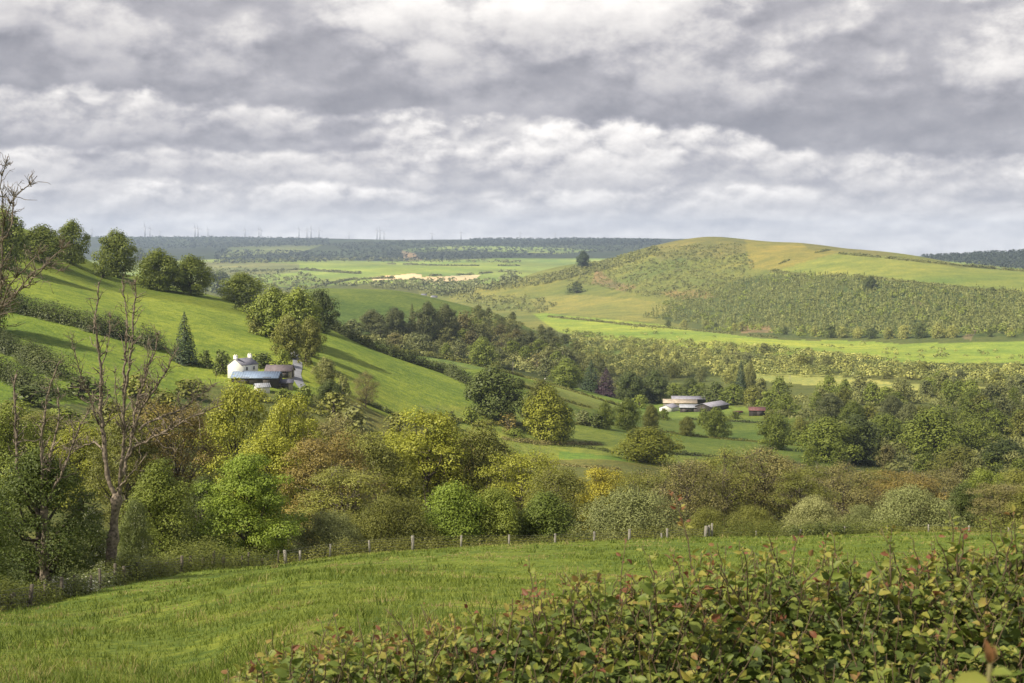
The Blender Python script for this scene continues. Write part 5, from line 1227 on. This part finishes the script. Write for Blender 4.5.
# ------------------------------------------------------------------ grass of the near field
def make_grass():
    g = np.random.default_rng(5); n = 42000
    u = g.uniform(1 / 165., 1 / 13., n); r = 1 / u; az = g.uniform(R(-24), R(24), n)
    far = g.random(n) < .25; r[far] = g.uniform(40, 160, far.sum())
    x, y = r * np.sin(az), r * np.cos(az); px = 512 + F_PX * x / y
    k = y < fence_Y(px) + .4; x, y, r = x[k], y[k], r[k]; n = len(x)
    lush = np.clip(.5 + 1.3 * fbm(x / 7, y / 7, 4, 91), 0, 1); dry = fbm(x / 3.5, y / 3.5, 3, 95) > .12
    nb = 6; N_ = n * nb; tilt = .55
    X = np.repeat(x, nb) + g.normal(size=N_) * np.repeat(.05 + .0016 * r, nb); Y = np.repeat(y, nb) + g.normal(size=N_) * np.repeat(.05 + .0016 * r, nb)
    Z = ground(X, Y) - .02; rr = np.repeat(r, nb)
    h = (.05 + .20 * np.repeat(lush, nb) ** 1.5) * g.uniform(.5, 1.3, N_); w = np.maximum(.006, .42 * rr / F_PX) * g.uniform(.8, 1.3, N_)
    a = g.uniform(0, 6.283, N_); dx, dy = np.cos(a), np.sin(a); lx, ly = g.normal(size=(2, N_)) * tilt * h
    b = np.stack([X, Y, Z], 1); s = np.stack([dx * w, dy * w, 0 * w], 1)
    m = b + np.stack([lx * .4, ly * .4, h * .6], 1); t = b + np.stack([lx, ly, h], 1)
    V = np.stack([b - s, b + s, m + s * .7, t, m - s * .7], 1)
    tint = np.clip(.46 - .55 * (np.repeat(lush, nb) - .5) + g.normal(size=N_) * .15 + np.repeat(dry, nb) * .38, 0, 1)
    mb = MB(); i = np.arange(N_)[:, None] * 5
    mb.add(V.reshape(-1, 3), [i + np.array([[0, 1, 2, 4]]), i + np.array([[4, 2, 3]])], np.repeat(tint, 5))
    # coarser clumps: cocksfoot, rushes and seed stems
    m_ = 1500; r2 = 1 / g.uniform(1 / 150., 1 / 16., m_); a2 = g.uniform(R(-24), R(24), m_); x2, y2 = r2 * np.sin(a2), r2 * np.cos(a2)
    kk = (y2 < fence_Y(512 + F_PX * x2 / y2) - 1) & (fbm(x2 / 9, y2 / 9, 3, 33) > -.02); x2, y2, r2 = x2[kk], y2[kk], r2[kk]; q = 16
    X, Y, rr = np.repeat(x2, q) + g.normal(size=len(x2) * q) * .16, np.repeat(y2, q) + g.normal(size=len(x2) * q) * .16, np.repeat(r2, q); Z = ground(X, Y) - .02; n2 = len(X)
    h = g.uniform(.16, .42, n2); w = np.maximum(.007, .40 * rr / F_PX); a = g.uniform(0, 6.283, n2); lx, ly = g.normal(size=(2, n2)) * .42 * h
    b_ = np.stack([X, Y, Z], 1); s_ = np.stack([np.cos(a) * w, np.sin(a) * w, 0 * w], 1); md = b_ + np.stack([lx * .35, ly * .35, h * .6], 1); tp_ = b_ + np.stack([lx, ly, h], 1)
    i2 = np.arange(n2)[:, None] * 5; tn = np.clip(np.repeat(g.choice([.12, .25, .85], len(x2), p=[.4, .35, .25]), q) + g.normal(size=n2) * .12, 0, 1)
    mb.add(np.stack([b_ - s_, b_ + s_, md + s_ * .7, tp_, md - s_ * .7], 1).reshape(-1, 3), [i2 + np.array([[0, 1, 2, 4]]), i2 + np.array([[4, 2, 3]])], np.repeat(tn, 5))
    o = mb.build('grass', GRASS); tag(o, 'tufts of green pasture grass covering the near field', 'grass', kind='stuff')
GRASS = leaf_mat('grass_blade', (.082, .124, .018), (.245, .292, .046), .3, .6, cc=(.34, .27, .12))
make_grass()

# ------------------------------------------------------------------ the bramble and thorn hedge in front of the camera
def leaf_shape(mb, C, D, N, L_, W_, fold, tint):
    """pointed oval leaves folded along the midrib: C stalk end, D direction, N face"""
    n = len(C); D = unit(D); N = unit(N - D * (N * D).sum(-1, keepdims=True)); S = np.cross(D, N)
    L_, W_ = L_[:, None], W_[:, None]; f = fold[:, None]
    pts = [C, C + D * L_ * .22 + S * W_ * .42 + N * W_ * f * .5, C + D * L_ * .55 + S * W_ * .5 + N * W_ * f * .6, C + D * L_ * .84 + S * W_ * .24 + N * W_ * (f * .25) - N * L_ * .05, C + D * L_ - N * L_ * .12,
           C + D * L_ * .84 - S * W_ * .24 + N * W_ * (f * .25) - N * L_ * .05, C + D * L_ * .55 - S * W_ * .5 + N * W_ * f * .6, C + D * L_ * .22 - S * W_ * .42 + N * W_ * f * .5,
           C + D * L_ * .3, C + D * L_ * .62 - N * L_ * .02]
    V = np.stack(pts, 1).reshape(-1, 3); i = np.arange(n)[:, None] * 10
    mb.add(V, [np.concatenate([i + np.array([[q]]).reshape(1, -1) for q in ([8, 1, 2, 9], [9, 2, 3, 4], [8, 9, 6, 7], [9, 4, 5, 6])]), np.concatenate([i + np.array([[0, 1, 8]]), i + np.array([[0, 8, 7]])])], np.repeat(tint, 10))
def hedge_leaf_mat():
    m, N, L = new_mat('bramble_leaf'); out = nd(N, 'ShaderNodeOutputMaterial'); p = nd(N, 'ShaderNodeBsdfPrincipled'); tr = nd(N, 'ShaderNodeBsdfTranslucent'); mix = nd(N, 'ShaderNodeMixShader'); mix.inputs[0].default_value = .28
    L.new(p.outputs[0], mix.inputs[1]); L.new(tr.outputs[0], mix.inputs[2]); L.new(mix.outputs[0], out.inputs[0]); p.inputs['Roughness'].default_value = .5; p.inputs['Specular IOR Level'].default_value = .3
    at_ = nd(N, 'ShaderNodeAttribute', attribute_name='tint'); r = nd(N, 'ShaderNodeValToRGB'); e = r.color_ramp.elements
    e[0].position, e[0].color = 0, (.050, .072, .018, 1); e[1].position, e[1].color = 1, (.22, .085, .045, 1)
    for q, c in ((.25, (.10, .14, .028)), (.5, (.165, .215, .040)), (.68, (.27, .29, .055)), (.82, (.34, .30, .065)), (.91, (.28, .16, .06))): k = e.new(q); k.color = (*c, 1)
    tc = nd(N, 'ShaderNodeTexCoord'); nz = nd(N, 'ShaderNodeTexNoise'); nz.inputs['Scale'].default_value = 45; nz.inputs['Detail'].default_value = 5; L.new(tc.outputs['Object'], nz.inputs['Vector'])
    ad = nd(N, 'ShaderNodeMath', operation='MULTIPLY_ADD'); ad.inputs[1].default_value = .22; L.new(nz.outputs[0], ad.inputs[0])
    sb = nd(N, 'ShaderNodeMath', operation='ADD'); sb.inputs[1].default_value = -.11; L.new(at_.outputs['Fac'], sb.inputs[0]); L.new(sb.outputs[0], ad.inputs[2]); L.new(ad.outputs[0], r.inputs[0])
    L.new(r.outputs[0], p.inputs['Base Color']); L.new(r.outputs[0], tr.inputs['Color'])
    b = nd(N, 'ShaderNodeBump'); b.inputs['Strength'].default_value = .25; b.inputs['Distance'].default_value = .004; L.new(nz.outputs[0], b.inputs['Height']); L.new(b.outputs[0], p.inputs['Normal'])
    return m
BRAMBLE = hedge_leaf_mat()
TWIG = plain('bramble_stem', (.11, .075, .04), .75, .4, 20)
TWIG_G = plain('green_stem', (.17, .15, .05), .7, .3, 20)
def make_fore_hedge():
    g = np.random.default_rng(77); Yc = 5.7
    cols = [120, 200, 250, 300, 360, 400, 440, 500, 560, 620, 680, 740, 800, 860, 920, 980, 1030, 1100, 1250]
    rows = [716, 698, 674, 658, 652, 650, 637, 619, 604, 593, 584, 576, 569, 562, 555, 549, 544, 539, 532]
    top = lambda x: (lambda px: (250.5 - np.interp(px, cols, rows)) / F_PX * Yc)(512 + F_PX * x / Yc)
    root = empty('hedge', (0.6, Yc, float(ground(.6, Yc)))); tag(root, 'leafy bramble and thorn hedge with reddish shoot tips right in front of the camera', 'hedge')
    o0 = np.array(root.location); lv, st, sg = MB(), MB(), MB()
    def shoot(base, d, L_, nl, size, red, rad=.0035, mb=st, slim=.62, up=.35):
        m = 7; tt = np.linspace(0, 1, m); bend = g.normal(size=3) * .12 * L_
        X = base + np.outer(tt, d * L_) + np.outer(tt ** 2, bend) + g.normal(size=(m, 3)) * .004
        tube(mb, X, rad * (1 - .6 * tt), 5)
        u = np.sort(g.uniform(.15, 1.0, nl)); C = np.stack([np.interp(u, tt, X[:, k]) for k in range(3)], 1)
        a = np.arange(nl) * 2.4 + g.uniform(0, 6.28); side = np.stack([np.cos(a), np.sin(a), np.zeros(nl)], 1)
        D = side * .9 + d * .35 + np.array([0, 0, .1]) + g.normal(size=(nl, 3)) * .3
        Nn = np.array([0, -.25, up + .6]) + side * .25 + g.normal(size=(nl, 3)) * .42
        s = size * g.uniform(.45, 1.4, nl) * (1.15 - .65 * u)
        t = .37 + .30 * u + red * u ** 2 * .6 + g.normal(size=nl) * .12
        leaf_shape(lv, C + D * .01, D, Nn, s, s * slim * g.uniform(.85, 1.2, nl), g.uniform(.1, .85, nl), np.clip(t, .02, .99))
    n = 3000
    for i in range(n):
        x = g.uniform(-2.3, 3.9); yy = g.uniform(-1.25, 1.25); prof = 1 - (abs(yy) / 1.35) ** 2.2
        zt = float(top(x)) - .02 + .26 * float(fbm(np.array([x * 2.3]), np.array([yy * 2.3]), 3, 8)[0]) - (1 - prof) * .75 - abs(g.normal()) * .09 + (g.random() < .10) * g.uniform(.02, .12)
        L_ = g.uniform(.18, .36); d = unit(np.array([g.normal() * .35, g.normal() * .35 - .12 + .25 * yy, 1.0]))
        base = np.array([x, Yc + yy, zt]) - d * L_ - o0
        shoot(base, d, L_, int(g.integers(6, 11)), g.uniform(.040, .068), max(0, g.normal() * .36 + .0), slim=g.choice([.62, .75, .5]))
    # inner, darker leaves and stems that fill the body
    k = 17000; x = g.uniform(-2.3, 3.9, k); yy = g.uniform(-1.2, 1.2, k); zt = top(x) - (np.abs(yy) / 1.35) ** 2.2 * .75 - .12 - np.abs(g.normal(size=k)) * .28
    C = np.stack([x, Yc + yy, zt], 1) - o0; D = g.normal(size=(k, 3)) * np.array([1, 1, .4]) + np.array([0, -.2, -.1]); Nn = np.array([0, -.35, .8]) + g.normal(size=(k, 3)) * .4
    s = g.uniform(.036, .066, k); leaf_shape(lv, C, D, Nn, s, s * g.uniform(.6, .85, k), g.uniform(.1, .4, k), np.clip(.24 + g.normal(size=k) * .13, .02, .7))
    for i in range(110):
        x = g.uniform(-2.2, 3.8); y = g.normal() * .5; zt = float(top(x)) - g.uniform(.25, .6); zb = float(ground(x, Yc + y))
        m = 6; tt = np.linspace(0, 1, m); X = np.stack([x + np.cumsum(g.normal(size=m)) * .07, Yc + y + np.cumsum(g.normal(size=m)) * .07, zb + (zt - zb) * tt], 1) - o0
        tube(st, X, .010 * (1.2 - .8 * tt), 5)
    # long shoots standing clear of the hedge (column, tip row, foot row, lean px, leaves, redness)
    for px, ptop, pbot, lean, nl, red in [(683, 517, 622, -22, 24, .75), (720, 552, 620, 26, 8, .5), (737, 548, 612, 22, 9, .55), (790, 547, 600, 4, 7, .55), (761, 557, 600, -3, 6, .5), (824, 541, 598, 2, 8, .5), (897, 546, 592, 8, 8, .55),
                                          (846, 556, 590, -4, 6, .55), (516, 590, 640, -20, 8, .5), (560, 592, 634, 6, 7, .5), (930, 551, 584, 2, 9, .7), (955, 546, 580, 3, 11, .85), (968, 548, 580, -5, 10, .8), (1010, 548, 575, 6, 9, .8), (1022, 545, 570, 0, 9, .75),
                                          (282, 650, 690, 3, 12, .85), (334, 648, 690, -2, 12, .8), (262, 668, 700, 4, 10, .8), (383, 642, 684, 4, 11, .7), (404, 656, 690, -3, 10, .85), (610, 585, 625, 8, 7, .4), (655, 578, 622, -5, 6, .5), (1060, 540, 580, 4, 9, .7)]:
        Ys = Yc + g.uniform(-.35, .25); a = wpt(px - lean, pbot, Ys); b = wpt(px, ptop, Ys + g.uniform(-.1, .1)); L_ = np.linalg.norm(b - a)
        shoot(a - o0, (b - a) / L_, L_, int(nl * 1.9), .042 if px > 450 else .07, red, .004, st, slim=.5 if px > 450 else .38, up=.1)
    # a ragged fringe of young shoots along the top
    for i in range(110):
        px = g.uniform(255, 1090); y0 = float(np.interp(px, cols, rows)); hh = abs(g.normal()) * 14 + 12; Ys = Yc + g.uniform(-.6, .6); lean = g.normal() * 9
        a_ = wpt(px, y0 + 26, Ys); b_ = wpt(px + lean, y0 - hh * (.55 if px < 480 else 1), Ys + g.uniform(-.1, .1)); L_ = np.linalg.norm(b_ - a_)
        shoot(a_ - o0, (b_ - a_) / L_, L_, int(g.integers(9, 17)), g.uniform(.034, .058), g.choice([.1, .35, .6, .85]), .0035, st, slim=g.choice([.42, .5, .6]), up=.1)
    lv.build('leaves', BRAMBLE, root); st.build('stems', TWIG, root, True)
make_fore_hedge()
def make_close_sprig():
    g = np.random.default_rng(12); a = wpt(985, 740, 1.75); root = empty('bramble_sprig', (a[0], a[1], float(ground(a[0], a[1])))); o0 = np.array(root.location)
    tag(root, 'blurred bramble tip with a pink bud very close at the bottom right corner', 'sprig')
    st, lv = MB(), MB(); tip = wpt(990, 664, 1.75) - o0; b = a - o0
    tube(st, [(b[0] + .1, b[1] + .1, -.05), (b[0] + .03, b[1], b[2] * .6), b, (b * .4 + tip * .6), tip], [.007, .006, .005, .004, .003], 6)
    C = np.array([tip - [0, 0, .02], tip - [.0, 0, .03], tip, tip, tip - [0, 0, .012]]); D = np.array([[-.9, -.1, -.25], [.9, .1, -.5], [-.2, 0, 1], [.25, .1, 1.], [.6, -.6, .2]])
    Nn = np.array([[0, -.7, .7], [.3, -.6, .7], [0, -1, .2], [.2, -1, .1], [0, -.5, .8]])
    leaf_shape(lv, C, D, Nn, np.array([.055, .05, .032, .026, .03]), np.array([.034, .03, .012, .010, .018]), np.array([.3, .3, .6, .6, .3]), np.array([.7, .66, .95, .9, .6]))
    lv.build('leaves', BRAMBLE, root); st.build('stem', TWIG_G, root, True)
make_close_sprig()

# ------------------------------------------------------------------ clouds overhead, out of the frame, that shade parts of the valley
def cloud_mat():
    m, N, L = new_mat('cloud'); out = nd(N, 'ShaderNodeOutputMaterial'); df = nd(N, 'ShaderNodeBsdfDiffuse'); df.inputs[0].default_value = (.85, .85, .87, 1)
    tr = nd(N, 'ShaderNodeBsdfTransparent'); mx = nd(N, 'ShaderNodeMixShader'); tl = nd(N, 'ShaderNodeBsdfTranslucent'); tl.inputs[0].default_value = (.8, .8, .83, 1); m2 = nd(N, 'ShaderNodeMixShader')
    L.new(df.outputs[0], m2.inputs[1]); L.new(tl.outputs[0], m2.inputs[2]); m2.inputs[0].default_value = .4
    tc = nd(N, 'ShaderNodeTexCoord'); nz = nd(N, 'ShaderNodeTexNoise'); nz.inputs['Scale'].default_value = 0.006; nz.inputs['Detail'].default_value = 4; L.new(tc.outputs['Object'], nz.inputs['Vector'])
    r = nd(N, 'ShaderNodeMapRange'); r.inputs['From Min'].default_value = .35; r.inputs['From Max'].default_value = .65; r.inputs['To Min'].default_value = .10; r.inputs['To Max'].default_value = .33; L.new(nz.outputs[0], r.inputs['Value'])
    L.new(r.outputs[0], mx.inputs[0]); L.new(tr.outputs[0], mx.inputs[1]); L.new(m2.outputs[0], mx.inputs[2]); L.new(mx.outputs[0], out.inputs[0])
    return m
CLOUD = cloud_mat(); CH = 900.0
CLOUDS = [(300, 60, (170, 60, 120), 3, 'unseen heap cloud placed to shade the near field'), (350, 1230, (230, 210, 120), 4, 'unseen heap cloud placed to shade the dome field and the wood behind the slope'),
          (950, 620, (190, 230, 120), 5, 'unseen heap cloud placed to shade the right hand wood'), (60, 660, (150, 90, 90), 7, 'unseen heap cloud placed to shade the left hill crest')]
def cloud(spot_xy, size, seed, z=-60.0, label=''):
    """a flat based heap cloud placed so that its shade falls round spot_xy"""
    g = np.random.default_rng(seed); t = (CH - z) / sdir[2]; c = np.array([spot_xy[0] + sdir[0] * t, spot_xy[1] + sdir[1] * t, CH])
    bm = bpy.data.meshes.new('cloud'); nlat, nlon = 26, 64
    th = np.linspace(0, math.pi, nlat); ph = np.arange(nlon) / nlon * 2 * math.pi; TH, PH = np.meshgrid(th, ph, indexing='ij')
    d = np.stack([np.sin(TH) * np.cos(PH), np.sin(TH) * np.sin(PH), np.cos(TH)], -1); k = 1 + .55 * fbm(d[..., 0] * 2.2 + seed, d[..., 1] * 2.2 + d[..., 2], 4, seed)
    V = d * k[..., None] * np.array([size[0], size[1], 1.0]); V[..., 2] = np.where(d[..., 2] > 0, d[..., 2] * k * size[2], d[..., 2] * 25)
    i, j = np.meshgrid(np.arange(nlat - 1), np.arange(nlon), indexing='ij'); j2 = (j + 1) % nlon
    mb = MB(); mb.add(V.reshape(-1, 3), [np.stack([i * nlon + j, (i + 1) * nlon + j, (i + 1) * nlon + j2, i * nlon + j2], -1).reshape(-1, 4)])
    o = mb.build('cloud', CLOUD, smooth=True); o.location = c; tag(o, label, 'cloud', kind='structure')
for (px, Y, sz, sd, lb) in CLOUDS:
    x, y, z = at(px, Y); cloud((x, y), sz, sd, z, lb)
cam.dof.use_dof = True; cam.dof.focus_distance = 60.0; cam.dof.aperture_fstop = 11.0
make_haze()
